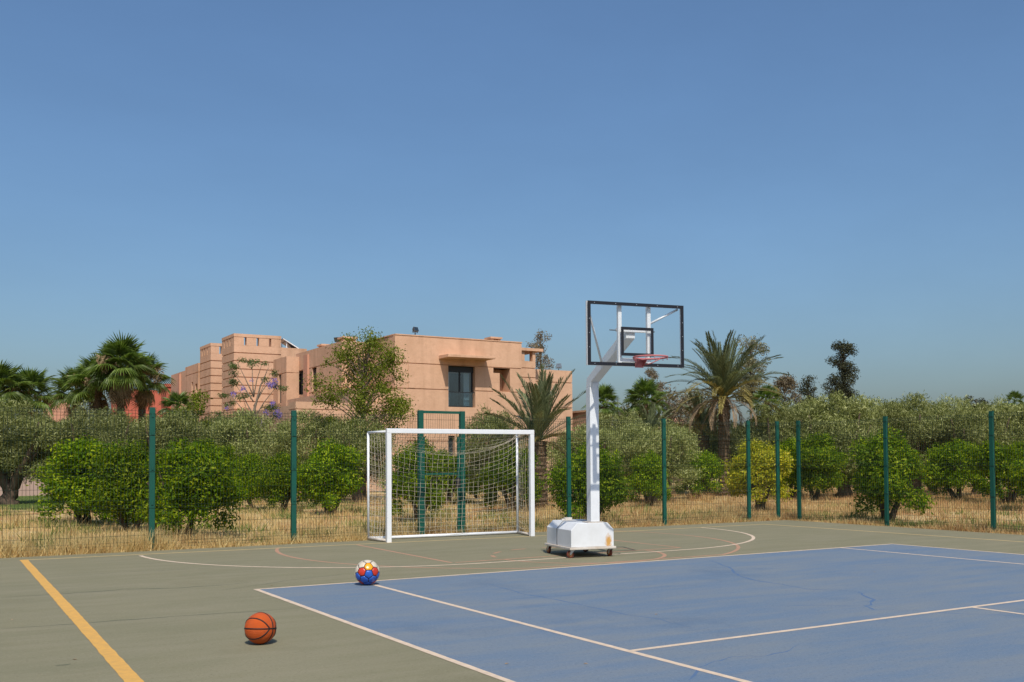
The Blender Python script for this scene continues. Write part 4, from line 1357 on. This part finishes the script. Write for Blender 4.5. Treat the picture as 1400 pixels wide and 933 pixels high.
cit = [
    (0, 0.25, 14.8, 2.95, 2.12, 0.3, 'wide dark green citrus tree nearest the left olive trunk, leafy down to the ground'),
    (1, 0.75, 11.9, 2.1, 1.95, 1.2, 'smaller citrus tree wedged between two larger ones beside the first visible fence post'),
    (2, 1.22, 8.55, 2.4, 1.92, 2.5, 'large bright citrus tree growing right behind the fence post near the yellow line corner'),
    (3, 5.65, 24.4, 2.4, 2.40, 0.9, 'tall citrus tree further back, its top under the lilac-flowered tree'),
    (4, 5.98, 20.3, 1.75, 1.80, 2.2, 'small citrus tree left of the second visible fence post, standing in open dry grass'),
    (0, 6.10, 17.7, 1.80, 1.80, 3.4, 'small fork-trunked citrus tree directly behind the second visible fence post'),
    (1, 7.0, 16.0, 2.4, 2.10, 4.0, 'round citrus tree between the second visible fence post and the football goal'),
    (2, 7.42, 11.0, 1.9, 2.05, 5.1, 'dark trunked citrus tree seen through the left half of the goal net'),
    (3, 12.4, 19.2, 1.9, 1.95, 0.4, 'citrus tree behind the gate, framed by the two gate posts'),
    (4, 15.95, 23.4, 1.30, 1.25, 1.6, 'low citrus bush far behind the goal net right of the gate'),
    (0, 11.98, 14.0, 2.20, 1.92, 2.0, 'round citrus tree behind the right post of the football goal'),
    (1, 9.98, 7.2, 2.15, 1.85, 3.1, 'bright citrus tree close behind the basketball pole'),
    (2, 17.1, 13.9, 1.75, 1.78, 4.4, 'small citrus tree on a thin stem right of the basketball pole'),
    (3, 22.75, 18.05, 2.5, 1.95, 5.5, 'dark citrus tree standing under the tall date palm'),
    (4, 25.20, 14.36, 2.8, 2.45, 0.2, 'big dark citrus tree behind the yellow shrub near the court corner'),
    (0, 26.4, 16.6, 2.4, 2.35, 2.7, 'mid green citrus tree just right of the yellow shrub'),
    (1, 16.42, 4.15, 2.4, 2.16, 1.1, 'tall narrow citrus tree touching the middle post of the side fence'),
    (2, 28.86, 10.99, 2.9, 2.15, 3.7, 'wide citrus tree seen between the last two posts of the side fence'),
    (3, 27.56, 8.27, 3.0, 2.15, 4.9, 'citrus tree behind the last visible post of the side fence'),
    (0, 28.60, 15.82, 2.9, 2.3, 1.4, 'dark citrus tree between the yellow shrub and the narrow citrus tree'),
    (1, 36.87, 17.85, 3.6, 2.2, 5.7, 'low citrus tree showing past the right flank of the narrow citrus tree'),
    (4, 24.6, 4.9, 2.6, 2.0, 0.6, 'citrus tree at the edge of the side fence beyond its last visible post'),
]
for (i, x, y, w, h, rz, lb) in cit:
    citrus(i, x, y, w, h, rz, lb)
t, c = CITY
place('citrus_tree', t, c, (17.95, 9.87, -0.03), 0.7, (1.22, 1.22, 1.03), 'yellow-leaved citrus shrub behind the corner of the fence', 'citrus tree', 'citrus trees in the orchard behind the fence')

# olives
def olive_proto(seed, nl=27000):
    rr = random.Random(seed)
    cl = clump_cloud(54, 0, 0, 2.10, 1.45, 1.45, 1.15, 0.28, 0.52, seed, 0.45)
    cl += clump_cloud(14, 0, 0, 3.0, 1.0, 1.0, 0.5, 0.2, 0.36, seed + 9, 0.8)
    cl += clump_cloud(14, 0, 0, 1.25, 1.45, 1.45, 0.3, 0.28, 0.42, seed + 19, 0.75)
    crown = crown_mesh('crown', cl, nl, 0.125, 0.026, M['olive'], droop=-0.55, shell=0.3, upbias=0.2, spread=1.2, fold=0.05)
    tr = []
    base = [(0, 0, -0.1), (0.03, 0.02, 0.3), (-0.05, 0.04, 0.75)]
    tr.append((base, [0.30, 0.22, 0.19]))
    for i in range(4):
        a = i * 1.57 + rr.uniform(-0.5, 0.5)
        x, y = math.cos(a), math.sin(a)
        k = rr.uniform(0.8, 1.1)
        tr.append(([(0.02 * x, 0.02 * y, 0.45), (0.25 * x, 0.25 * y, 1.0), (0.62 * x * k, 0.62 * y * k, 1.55), (0.95 * x * k, 0.95 * y * k, 2.25), (1.1 * x * k, 1.1 * y * k, 2.9)], [0.16, 0.12, 0.085, 0.05, 0.02]))
        b = a + rr.uniform(0.4, 0.9)
        tr.append(([(0.45 * x, 0.45 * y, 1.3), (0.45 * x + 0.4 * math.cos(b), 0.45 * y + 0.4 * math.sin(b), 1.8), (0.45 * x + 0.7 * math.cos(b), 0.45 * y + 0.7 * math.sin(b), 2.5)], [0.07, 0.045, 0.015]))
    return limbs(tr, 7).mesh('trunk', M['bark'], True), crown
OLV = [olive_proto(s) for s in (31, 32, 33, 34)]
def olive(i, px, d, w, h, rz, label):
    p = spot(px, d)
    t, c = OLV[i % 4]
    return place('olive_tree', t, c, (p.x, p.y, -0.03), rz, (w / 3.6, w / 3.6, h / 3.55), label, 'olive tree', 'olive trees in rows behind the citrus trees')
row3 = 'olive tree in the farthest row, filling the gaps between the nearer olive crowns'
olv = [
    (0, 15, 37.5, 4.6, 3.75, 0.4, 'olive tree with a thick leaning forked trunk beside the low pink garden wall'),
    (1, 128, 38.5, 4.0, 3.70, 1.1, 'grey-green olive tree behind the wide citrus tree, below the biggest fan palm clump'), (2, 235, 40, 4.2, 3.66, 2.3, 'grey-green olive tree right of the fence post below the red house'), (3, 335, 42, 4.2, 3.60, 0.2, 'grey-green olive tree at the foot of the lilac-flowered tree'),
    (0, 420, 40, 3.8, 3.46, 3.0, 'grey-green olive tree between the lilac-flowered tree and the tall airy tree'), (1, 490, 38, 3.6, 3.20, 4.1, 'grey-green olive tree at the foot of the tall airy tree, left of the goal'),
    (2, 672, 35, 2.9, 3.35, 5.0, 'olive tree with dark forked trunk seen through the right half of the goal net'),
    (0, 800, 39, 4.0, 2.80, 1.9, 'low olive tree right behind the bend of the basketball pole'),
    (1, 895, 36, 3.9, 2.90, 2.6, 'olive tree with reddish branching limbs left of the tall date palm'),
    (2, 1060, 42, 4.0, 3.95, 3.6, 'silvery olive tree above the yellow shrub at the fence corner'), (3, 1150, 40, 4.3, 4.05, 4.4, 'silvery olive tree with a forked trunk below the dark ragged tree'), (0, 1250, 42, 4.2, 4.08, 5.3, 'silvery olive tree right of the narrow citrus tree on the side fence'),
    (1, 1335, 40, 4.0, 3.82, 0.1, 'silvery olive tree just before the last visible post of the side fence'), (2, 1420, 40, 4.2, 3.85, 1.0, 'silvery olive tree past the last visible post of the side fence'), (3, 1000, 45, 3.9, 3.1, 1.7, 'olive tree behind the trunk of the tall date palm'),
    (1, 60, 50, 4.6, 3.9, 2.2, row3), (2, 180, 50, 4.6, 4.0, 0.5, row3), (3, 290, 50, 4.4, 3.8, 1.2, row3),
    (1, 850, 50, 4.4, 3.9, 3.3, row3), (2, 940, 52, 4.4, 3.6, 2.1, row3),
    (3, 1105, 54, 4.8, 4.7, 0.8, row3), (0, 1200, 54, 4.8, 4.6, 3.9, row3), (1, 1295, 54, 4.8, 4.8, 4.6, row3), (2, 1385, 54, 4.8, 4.7, 5.5, row3),
]
for a in olv:
    olive(*a)

# taller trees
def gen_tree(name, px, d, H, Wd, z0, ncl, nleaf, L, W_, mleaf, mbark, seed, label, surf=0.4, r=(0.12, 0.22), lean=0.0, trunk_r=0.12, shape='egg', shell=0.35, droop=0.1, extra=(), group=None):
    rr = random.Random(seed)
    p = spot(px, d)
    cl, tr = [], []
    tr.append(([(0, 0, -0.1), (lean * 0.3, 0, H * 0.35), (lean * 0.7, 0, H * 0.7), (lean, 0, H * 0.96)], [trunk_r, trunk_r * 0.75, trunk_r * 0.4, trunk_r * 0.1]))
    for i in range(ncl):
        t = rr.random()
        zc = z0 + (H - z0) * (0.05 + 0.92 * t)
        if shape == 'egg': k = math.sin(PI * (0.12 + 0.80 * t)) ** 0.7
        elif shape == 'cone': k = 1.05 - 0.9 * t
        else: k = 0.55 + 0.45 * math.sin(PI * t * 2.3 + seed)
        a = rr.uniform(0, 6.28)
        q = (surf + (1 - surf) * rr.random()) * k * Wd / 2
        x, y = q * math.cos(a) + lean * zc / H, q * math.sin(a)
        rad = Wd * rr.uniform(*r)
        cl.append((x, y, zc, rad, rad, rad * 0.85))
        tr.append(([(lean * zc / H * 0.8, 0, zc - 0.25 * Wd - 0.1), (x * 0.5, y * 0.5, zc - 0.1 * Wd), (x, y, zc)], [trunk_r * 0.3, trunk_r * 0.18, trunk_r * 0.06]))
    crown = crown_mesh('crown', cl, nleaf, L, W_, M[mleaf], droop=droop, shell=shell, spread=1.1)
    return place(name, limbs(tr, 6).mesh('trunk', M[mbark], True), crown, (p.x, p.y, -0.03), 0, (1, 1, 1), label, 'tree', group, extra)
gen_tree('leafy_tree', 497, 39.5, 6.55, 3.9, 2.2, 75, 14000, 0.115, 0.045, 'broadleaf', 'bark_light', 77, 'tall airy green tree standing in front of the villa left of the canopy window', r=(0.07, 0.14), surf=0.3, trunk_r=0.11, shell=0.05)
# lilac-flowering jacaranda
jp = spot(345, 44)
jr = random.Random(5)
jt, jl, jf = [], [], []
jt.append(([(0, 0, -0.1), (0.02, 0, 2.5), (0.1, 0, 3.9), (0.35, 0, 4.9), (0.7, 0, 5.7)], [0.12, 0.09, 0.065, 0.035, 0.012]))
tips = [(-1.0, 0.1, 5.7), (-0.6, -0.3, 5.95), (-0.1, 0.3, 6.0), (0.45, -0.1, 5.9), (1.0, 0.2, 5.5), (1.15, -0.2, 4.9), (-1.15, 0.1, 4.7), (-0.9, 0.4, 5.1), (0.8, 0.1, 4.2), (1.1, 0, 3.8), (-1.1, 0.2, 4.1), (-0.5, 0.3, 4.4), (0.5, 0.4, 5.2), (-1.3, 0, 3.6), (0.9, 0.2, 3.4)]
for i, (x, y, z) in enumerate(tips):
    b = max(2.6, z - 1.5)
    jt.append(([(0.05, 0, b), (x * 0.45, y * 0.5, b + 0.75), (x, y, z)], [0.035, 0.022, 0.007]))
    r0 = jr.uniform(0.14, 0.24)
    for q in range(2):
        jl.append((x + jr.uniform(-0.25, 0.25), y + jr.uniform(-0.2, 0.2), z + jr.uniform(-0.2, 0.12), r0, r0, r0 * 0.6))
for (x, y, z, r0) in ((1.02, -0.3, 5.02, 0.22), (0.82, -0.3, 4.9, 0.16), (0.95, -0.3, 4.1, 0.15), (1.15, -0.3, 3.75, 0.17), (0.68, -0.3, 3.7, 0.14), (1.25, -0.3, 3.55, 0.16), (-0.35, -0.3, 4.75, 0.15), (-0.75, -0.3, 4.55, 0.14), (0.3, -0.3, 3.3, 0.16), (0.55, -0.3, 3.15, 0.16), (-1.05, -0.3, 3.9, 0.1), (0.05, -0.3, 5.15, 0.08)):
    jf.append((x, y, z, r0, r0, r0))
fl = crown_mesh('flowers', jf, 800, 0.06, 0.04, M['purple'], shell=0.2)
place('flowering_tree', limbs(jt, 6).mesh('trunk', M['bark_light'], True), crown_mesh('crown', jl, 2400, 0.12, 0.035, M['jac_leaf'], droop=0.4, shell=0.2), (jp.x, jp.y, -0.03), YAW * -1, (1, 1, 1),
      'thin lilac-flowered tree in front of the slotted tower', 'tree', None, [('flowers', fl)])
gen_tree('sparse_tree', 742, 75, 11.3, 2.6, 7.0, 46, 2600, 0.18, 0.06, 'brown_tree', 'bark_light', 12, 'sparse brownish tree rising behind the right end of the villa roof', r=(0.07, 0.14), surf=0.1, trunk_r=0.10, lean=-0.25, shape='egg', shell=0.1)
gen_tree('eucalyptus_tree', 1027, 85, 12.0, 3.2, 6.5, 50, 7500, 0.22, 0.07, 'euc', 'bark_light', 13, 'dull olive-green eucalyptus directly behind the tall date palm', r=(0.10, 0.2), surf=0.2, trunk_r=0.14)
gen_tree('dark_tree', 1150, 80, 10.9, 2.7, 5.2, 60, 8000, 0.18, 0.07, 'dark_tree', 'bark_dark', 14, 'dark ragged tree standing out alone above the olive row', r=(0.10, 0.19), surf=0.1, trunk_r=0.14, lean=0.45, shape='egg', shell=0.15)
gen_tree('distant_tree', 1073, 85, 8.5, 2.7, 5.0, 22, 3200, 0.20, 0.08, 'brown_tree', 'bark_dark', 15, 'brownish round tree right of the tall date palm, beyond the olives', trunk_r=0.12)
gen_tree('distant_tree', 1106, 85, 8.6, 2.4, 5.0, 24, 3000, 0.18, 0.07, 'dark_tree', 'bark_dark', 16, 'small pointed dark tree between the brownish tree and the ragged one', trunk_r=0.12, shape='cone')
gen_tree('distant_tree', 893, 80, 8.9, 1.6, 6.0, 18, 2000, 0.20, 0.06, 'brown_tree', 'bark_light', 17, 'pale grey-brown tree top just below the basketball rim', trunk_r=0.1)
for (px, d, H, Wd, ml, sd, lb) in ((845, 62, 5.7, 3.6, 'euc', 18, 'bushy olive-brown tree right of the basketball pole, beyond the olives'),
                                    (915, 60, 5.9, 3.4, 'brown_tree', 19, 'dry brownish bush tree left of the tall date palm'),
                                    (868, 72, 6.8, 3.0, 'dark_tree', 20, 'dark rounded tree in the distance below the backboard'),
                                    (955, 66, 6.0, 3.2, 'euc', 22, 'hazy grey-green tree behind the drooping dry palm fronds'),
                                    (1335, 75, 6.2, 2.4, 'dark_tree', 23, 'small dark tree top peeping over the olive row near the last fence post')):
    gen_tree('distant_tree', px, d, H, Wd, 1.8, 30, 4200, 0.19, 0.075, ml, 'bark', sd, lb, r=(0.12, 0.22), trunk_r=0.12)

# ------------------------------------------------------------------ palms
def fan_leaf_mesh(name, m, seed, droop=0.35, R0=0.72, pet=0.75, nseg=24):
    rr = random.Random(seed)
    mb_ = MB()
    mb_.tube([(0, 0, 0), (pet * 0.5, 0, 0.03), (pet, 0, 0)], [0.022, 0.016, 0.012], 5)
    spread = R(115)
    for i in range(nseg):
        a0 = -spread + 2 * spread * i / nseg
        a1 = -spread + 2 * spread * (i + 1) / nseg
        am = (a0 + a1) / 2
        rl = R0 * (0.78 + 0.22 * math.cos(am * 0.8)) * rr.uniform(0.9, 1.06)
        def P(a, r, z):
            return (pet + r * math.cos(a), r * math.sin(a), z)
        sag = lambda r: -droop * (r / R0) ** 2 * 0.55
        h = P(am, 0.02, 0)
        l = P(a0, rl * 0.50, sag(rl * 0.5) - 0.015)
        r_ = P(a1, rl * 0.50, sag(rl * 0.5) - 0.015)
        c = P(am, rl * 0.50, sag(rl * 0.5) + 0.02)
        tz = sag(rl) - rr.uniform(0.0, 0.16)
        l2 = P(am - 0.03, rl * 0.78, sag(rl * 0.78) - 0.03)
        r2 = P(am + 0.03, rl * 0.78, sag(rl * 0.78) - 0.03)
        tip = P(am, rl, tz)
        mb_.add([h, l, c, r_, l2, r2, tip], [(0, 1, 2), (0, 2, 3), (1, 4, 2), (2, 5, 3), (4, 6, 2), (2, 6, 5)])
    return mb_.mesh(name, m)
FANL = [fan_leaf_mesh('leaf', M['fan_leaf'], s, d) for s, d in ((1, 0.25), (2, 0.5), (3, 0.8))]
FAND = [fan_leaf_mesh('dry_leaf', M['fan_dry'], s, 1.3) for s in (5, 6)]
FRUIT = crown_mesh('fruit_stalk', [(0.75, 0, -0.15, 0.22, 0.12, 0.22), (0.5, 0, 0.05, 0.18, 0.08, 0.1)], 260, 0.10, 0.03, M['fan_dry'], shell=0.1)
def palm_trunk(h, r0, r1, rough=0.18, step=0.16, seed=0):
    rr = random.Random(seed)
    pts, rad = [], []
    z = -0.1
    i = 0
    while z < h:
        t = max(0, z / h)
        r = r0 + (r1 - r0) * t
        k = 1 + rough * (0.5 if i % 2 else -0.5)
        pts.append((0.01 * math.sin(i), 0.01 * math.cos(i * 1.7), z)); rad.append(r * k)
        z += step / 2
        i += 1
    return MB().tube(pts, rad, 12)
def boots(mb_, h, r0, r1, seed, rows=None, size=0.10):
    """old leaf bases studding a palm trunk"""
    rr = random.Random(seed)
    n = int(h / 0.13)
    for i in range(n):
        z = 0.1 + i * 0.13
        r = r0 + (r1 - r0) * z / h
        k = 9
        for j in range(k):
            a = 2 * PI * (j + 0.5 * (i % 2)) / k + rr.uniform(-0.1, 0.1)
            c, s = math.cos(a), math.sin(a)
            w = size * rr.uniform(0.7, 1.1) * 0.6
            o = 0.05 * rr.uniform(0.6, 1.3)
            mb_.add([((r * 0.93) * c - w * s, (r * 0.93) * s + w * c, z - 0.05), ((r * 0.93) * c + w * s, (r * 0.93) * s - w * c, z - 0.05),
                     ((r + o) * c, (r + o) * s, z + 0.09), ((r * 0.9) * c, (r * 0.9) * s, z + 0.07)],
                    [(0, 1, 2), (0, 2, 3), (1, 3, 2)])
    return mb_
def fan_palm(px, d, H, Wd, n, label, seed, dry=5, fruit=2, trunk_r=0.17):
    rr = random.Random(seed)
    p = spot(px, d)
    o = empty('fan_palm', (p.x, p.y, -0.03), rr.uniform(0, 6.28))
    tag(o, label, 'palm', 'fan palms beyond the olive trees')
    sc = Wd / 2.9
    th = H - 1.25 * sc
    boots(palm_trunk(th, trunk_r * 1.15, trunk_r, seed=seed), th, trunk_r * 1.15, trunk_r, seed).build('trunk', M['palm_bark'], o, fix=False)
    for i in range(n):
        t = i / (n - 1)
        el = R(88 - 104 * t + rr.uniform(-8, 8))
        az = i * 2.39996 + rr.uniform(-0.2, 0.2)
        me = FANL[min(2, int(t * 3))]
        s = sc * rr.uniform(0.88, 1.1)
        inst('leaf', me, o, (0, 0, th + 0.02 * rr.random() + 0.12 * (1 - t)), (rr.uniform(-0.35, 0.35), -el, az), (s, s, s))
    for i in range(dry):
        s = sc * rr.uniform(0.8, 1.0)
        inst('dry_leaf', FAND[i % 2], o, (0, 0, th - 0.05), (rr.uniform(-0.3, 0.3), R(rr.uniform(48, 78)), rr.uniform(0, 6.28)), (s, s, s))
    for i in range(fruit):
        inst('fruit_stalk', FRUIT, o, (0, 0, th), (0, R(rr.uniform(-40, 5)), rr.uniform(0, 6.28)), (sc * 1.3,) * 3)
    return o
fan_palm(-2, 60, 7.5, 4.3, 38, 'leftmost fan palm of the clump at the edge of the orchard', 1)
fan_palm(40, 62, 7.25, 4.0, 34, 'fan palm with glossy bright leaves next to the small brownish house', 2, dry=3)
fan_palm(104, 58, 6.9, 3.4, 36, 'shorter fan palm on the left flank of the biggest palm clump', 3)
fan_palm(134, 55.5, 7.3, 3.6, 38, 'middle fan palm of the biggest clump, with cream seed heads', 4, fruit=5)
fan_palm(165, 54.5, 8.2, 3.9, 46, 'tallest fan palm, rising above the red house', 5, fruit=4, dry=7)
fan_palm(194, 57, 7.6, 3.3, 36, 'fan palm on the right flank of the biggest clump, over the red house', 6, fruit=5)
fan_palm(243, 50, 5.0, 2.0, 24, 'small bright fan palm at the foot of the far end of the villa', 7, dry=1, fruit=0, trunk_r=0.11)
fan_palm(826, 55, 5.5, 2.4, 26, 'small dark fan palm hidden right behind the basketball pole', 8, dry=2, fruit=0)
fan_palm(882, 58, 6.1, 3.0, 30, 'green fan palm rising beneath the basketball rim', 9, dry=3, fruit=0)
fan_palm(1048, 60, 5.9, 2.2, 24, 'little bright fan palm just right of the tall date palm crown', 10, dry=2, fruit=0)
fan_palm(1388, 70, 6.1, 1.8, 20, 'far fan palm top showing over the olives beyond the last fence post', 11, dry=0, fruit=0)
# broad-leaved glossy bush under the villa's far end
gen_tree('leafy_shrub', 262, 49, 4.9, 2.2, 1.0, 24, 4200, 0.16, 0.06, 'broadleaf', 'bark', 27, 'bright green feathery shrub beside the small fan palm', r=(0.12, 0.2), trunk_r=0.08)

def frond_mesh(name, m, e0, bend, Ln=2.1, npair=52, leaf=0.36, seed=0, width=0.026):
    """feather leaf: arching rachis with two rows of leaflets; e0 start elevation, bend total drop in degrees"""
    rr = random.Random(seed)
    N = 22
    pts = [Vector((0, 0, 0))]
    tang = []
    for i in range(N):
        t = i / (N - 1)
        e = R(e0 - bend * t ** 1.4)
        d = Vector((math.cos(e), 0, math.sin(e)))
        tang.append(d)
        pts.append(pts[-1] + d * Ln / N)
    tang.append(tang[-1])
    mb_ = MB().tube(pts, [0.022 * (1 - 0.85 * i / N) for i in range(N + 1)], 4, cap=False)
    for k in range(npair):
        t = 0.12 + 0.88 * k / (npair - 1)
        f = t * N
        i = min(N - 1, int(f))
        p = pts[i].lerp(pts[i + 1], f - i)
        d = tang[i]
        up = Vector((-d.z, 0, d.x))
        ll = leaf * (0.45 + 0.75 * math.sin(PI * min(1, 0.15 + 0.8 * t))) * rr.uniform(0.85, 1.1)
        for s in (-1, 1):
            side = Vector((0, s, 0))
            fw_ = 0.75 + 0.5 * t
            dv = (d * fw_ + side * 0.50 + up * rr.uniform(0.12, 0.42)).normalized()
            nrm = dv.cross(side.cross(dv)).normalized() if False else up
            w = (dv.cross(up)).normalized() * width * 0.5
            mid = p + dv * ll * 0.5
            tip = p + dv * ll - Vector((0, 0, 0.05 * ll / 0.36))
            mb_.add([p, mid + w, tip, mid - w], [(0, 1, 2, 3)])
    return mb_.mesh(name, m)
def date_palm(px, d, th, r0, r1, fl, rings, label, seed, mats=None, trunk_lean=0.0, nboot=True):
    rr = random.Random(seed)
    p = spot(px, d)
    o = empty('date_palm', (p.x, p.y, -0.03), 0)
    tag(o, label, 'palm')
    tm = palm_trunk(th, r0, r1, seed=seed)
    if nboot: boots(tm, th, r0, r1, seed)
    tm.build('trunk', M['palm_bark'], o, fix=False)
    for q, (m, e0, bend, n, sc, nm) in enumerate(rings):
        variants = [frond_mesh(nm, M[m], e0 + j * 5 - 5, bend + j * 8 - 8, fl, seed=seed * 10 + q * 3 + j, width=0.034 if nm == 'frond' else 0.03) for j in range(3)]
        for i in range(n):
            az = 2 * PI * (i + 0.37 * q) / n + rr.uniform(-0.25, 0.25)
            s = sc * rr.uniform(0.88, 1.12)
            inst(nm, variants[i % 3], o, (0.06 * math.cos(az), 0.06 * math.sin(az), th + rr.uniform(-0.05, 0.1)), (rr.uniform(-0.2, 0.2), 0, az), (s, s, s))
    return o
date_palm(735, 32, 2.15, 0.30, 0.26, 2.15,
          [('date_leaf', 86, 10, 5, 1.0, 'frond'), ('date_leaf', 72, 18, 8, 1.02, 'frond'), ('date_leaf', 54, 24, 9, 1.0, 'frond'), ('date_leaf', 36, 30, 8, 0.98, 'frond'), ('date_gold', 16, 36, 7, 0.85, 'frond'), ('date_gold', -8, 40, 5, 0.6, 'frond')],
          'young date palm with stiff upright fronds in front of the villa', 3)
date_palm(990, 42, 4.05, 0.24, 0.21, 2.75,
          [('date_leaf', 86, 14, 10, 0.94, 'frond'), ('date_leaf', 74, 32, 16, 1.0, 'frond'), ('date_leaf', 58, 50, 16, 1.02, 'frond'), ('date_leaf', 44, 60, 12, 1.0, 'frond'), ('date_gold', 30, 66, 12, 0.95, 'frond'), ('date_gold', 10, 60, 9, 0.85, 'frond'), ('date_dry', -5, 78, 9, 0.80, 'dry_frond'), ('date_dry', -40, 45, 4, 0.65, 'dry_frond')],
          'tall date palm with a ring of drooping dry fronds and a ringed trunk', 4)
date_palm(962, 44.5, 2.7, 0.26, 0.24, 2.2,
          [('date_leaf', 80, 25, 6, 0.9, 'frond'), ('date_leaf', 55, 45, 9, 0.95, 'frond'), ('date_gold', 30, 60, 10, 0.95, 'frond'), ('date_gold', 5, 55, 6, 0.8, 'frond')],
          'shorter date palm with a dark trunk growing against the tall one', 5)
date_palm(888, 52, 2.6, 0.22, 0.2, 2.0,
          [('date_leaf', 82, 18, 6, 0.9, 'frond'), ('date_leaf', 62, 30, 9, 0.95, 'frond'), ('date_leaf', 38, 40, 8, 0.9, 'frond')],
          'small grey-green date palm below the basketball rim', 6, nboot=False)

# ------------------------------------------------------------------ dry grass and weeds (stuff)
def blades(name, pts, hts, m, wid=0.008, lean=0.9):
    n = len(pts)
    x, y = pts[:, 0], pts[:, 1]
    hts = hts * (0.75 + 0.35 * np.sin(2.1 * x + 1.3 * np.sin(0.9 * y)) * np.sin(1.7 * y + 0.8 * x) + 0.25 * np.sin(5.3 * x + 2.2 * y))
    a = npr.rand(n) * 2 * PI
    w = wid * npr.uniform(0.5, 1.4, n)
    P = np.column_stack([pts[:, 0], pts[:, 1], np.full(n, -0.03)])
    s = np.column_stack([np.cos(a) * w, np.sin(a) * w, np.zeros(n)])
    b = npr.rand(n) * 2 * PI
    l = hts * lean * npr.rand(n)
    tip = P + np.column_stack([np.cos(b) * l, np.sin(b) * l, hts])
    V = np.stack([P - s, P + s, tip], 1).reshape(-1, 3)
    F = np.arange(3 * n).reshape(-1, 3)
    o = bpy.data.objects.new(name, np_mesh(name, V, F, m))
    col.objects.link(o)
    return o
def outside(P):
    return (P[:, 1] > COURT_Y - 0.07) | (P[:, 0] > COURT_X - 0.07)
def clumpy(n, x0, x1, y0, y1, k, sig):
    c = np.column_stack([npr.uniform(x0, x1, k), npr.uniform(y0, y1, k)])
    i = npr.randint(0, k, n)
    return c[i] + npr.normal(size=(n, 2)) * sig
sets = []
# along the back fence: dense tall fringe
p1 = np.column_stack([npr.uniform(-9, 15.6, 34000), COURT_Y - 0.07 * npr.rand(34000) ** 3 + npr.exponential(0.35, 34000)])
h1 = npr.uniform(0.08, 0.30, len(p1)) * np.where(p1[:, 0] < 1.5, 1.35, 0.85)
# along the side fence
p2 = np.column_stack([COURT_X - 0.07 * npr.rand(12000) ** 3 + npr.exponential(0.35, 12000), npr.uniform(-9, 6.5, 12000)])
h2 = npr.uniform(0.06, 0.24, len(p2))
# field behind, thinning away
y3 = 6.2 + npr.exponential(9, 120000)
p3 = np.column_stack([npr.uniform(-12, 48, 120000), y3])
h3 = npr.uniform(0.05, 0.22, len(p3))
p4 = np.column_stack([COURT_X + npr.exponential(11, 34000), npr.uniform(-9, 14, 34000)])
h4 = npr.uniform(0.04, 0.18, len(p4))
p5 = np.concatenate([clumpy(30000, -8, 44, 6.5, 26, 520, 0.13), clumpy(12000, 15.4, 40, -6, 8, 240, 0.13), clumpy(14000, -9, 15.4, 6.2, 7.6, 170, 0.12)])
h5 = npr.uniform(0.12, 0.42, len(p5))
P_ = np.concatenate([p1, p2, p3, p4, p5]); H_ = np.concatenate([h1, h2, h3, h4, h5])
lawnm = ((P_[:, 0] + 3) / 11) ** 2 + ((P_[:, 1] - 34) / 10.5) ** 2 < 1.0
ok = outside(P_) & ~lawnm & (P_[:, 1] < 34.8)
P_, H_ = P_[ok], H_[ok]
red = npr.rand(len(P_)) < np.clip(0.14 + 0.035 * (P_[:, 0] - 5) + 0.25 * np.sin(1.3 * P_[:, 0]) * np.sin(1.1 * P_[:, 1]), 0.06, 0.80)
tag(blades('dry_grass', P_[~red], H_[~red], M['dry_grass']), 'straw-coloured dry grass covering the orchard ground behind the fence', 'grass', kind='stuff')
tag(blades('rusty_weeds', P_[red], H_[red], M['red_grass']), 'reddish dry weeds mixed through the orchard grass', 'grass', kind='stuff')
g1 = clumpy(16000, -8, 16, 6.5, 24, 150, 0.26)
g2 = clumpy(9000, 15.4, 34, -4, 12, 100, 0.26)
g3 = np.column_stack([npr.uniform(-14, 8, 26000), npr.uniform(23.5, 44, 26000)])
g3 = g3[((g3[:, 0] + 3) / 11) ** 2 + ((g3[:, 1] - 34) / 10.5) ** 2 < 1.02]
g1 = np.concatenate([g1, clumpy(7000, -8, 15, 6.3, 7.6, 70, 0.14), clumpy(3500, 15.3, 16.6, -4, 6, 40, 0.13)])
Pg = np.concatenate([g1, g2, g3])
Hg = np.concatenate([npr.uniform(0.05, 0.26, len(g1) + len(g2)), npr.uniform(0.03, 0.08, len(g3))])
ok = outside(Pg)
tag(blades('green_weeds', Pg[ok], Hg[ok], M['green_grass'], 0.014), 'low green weeds and lawn grass between the citrus trees', 'grass', kind='stuff')

# a few dry leaves blown onto the court
LFM = MB().add([(0, 0, 0), (0.02, 0.011, 0.005), (0.045, 0, 0.002), (0.02, -0.011, 0.004)], [(0, 1, 2), (0, 2, 3)]).mesh('dry_leaf', M['date_dry'])
for k, (u, v) in enumerate(((895, 841), (16, 848), (106, 902), (281, 784), (797, 908), (690, 909), (1197, 783), (374, 801), (812, 778), (846, 776), (930, 761))):
    x, y = gpix(u, v)
    o = inst('fallen_leaf', LFM, None, (x, y, 0.004 if x > 0 else 0.001), (0, 0, k * 1.3), (1, 1, 1))
    tag(o, 'tiny dry leaf lying on the painted court', 'leaf', 'dry leaves scattered over the court')
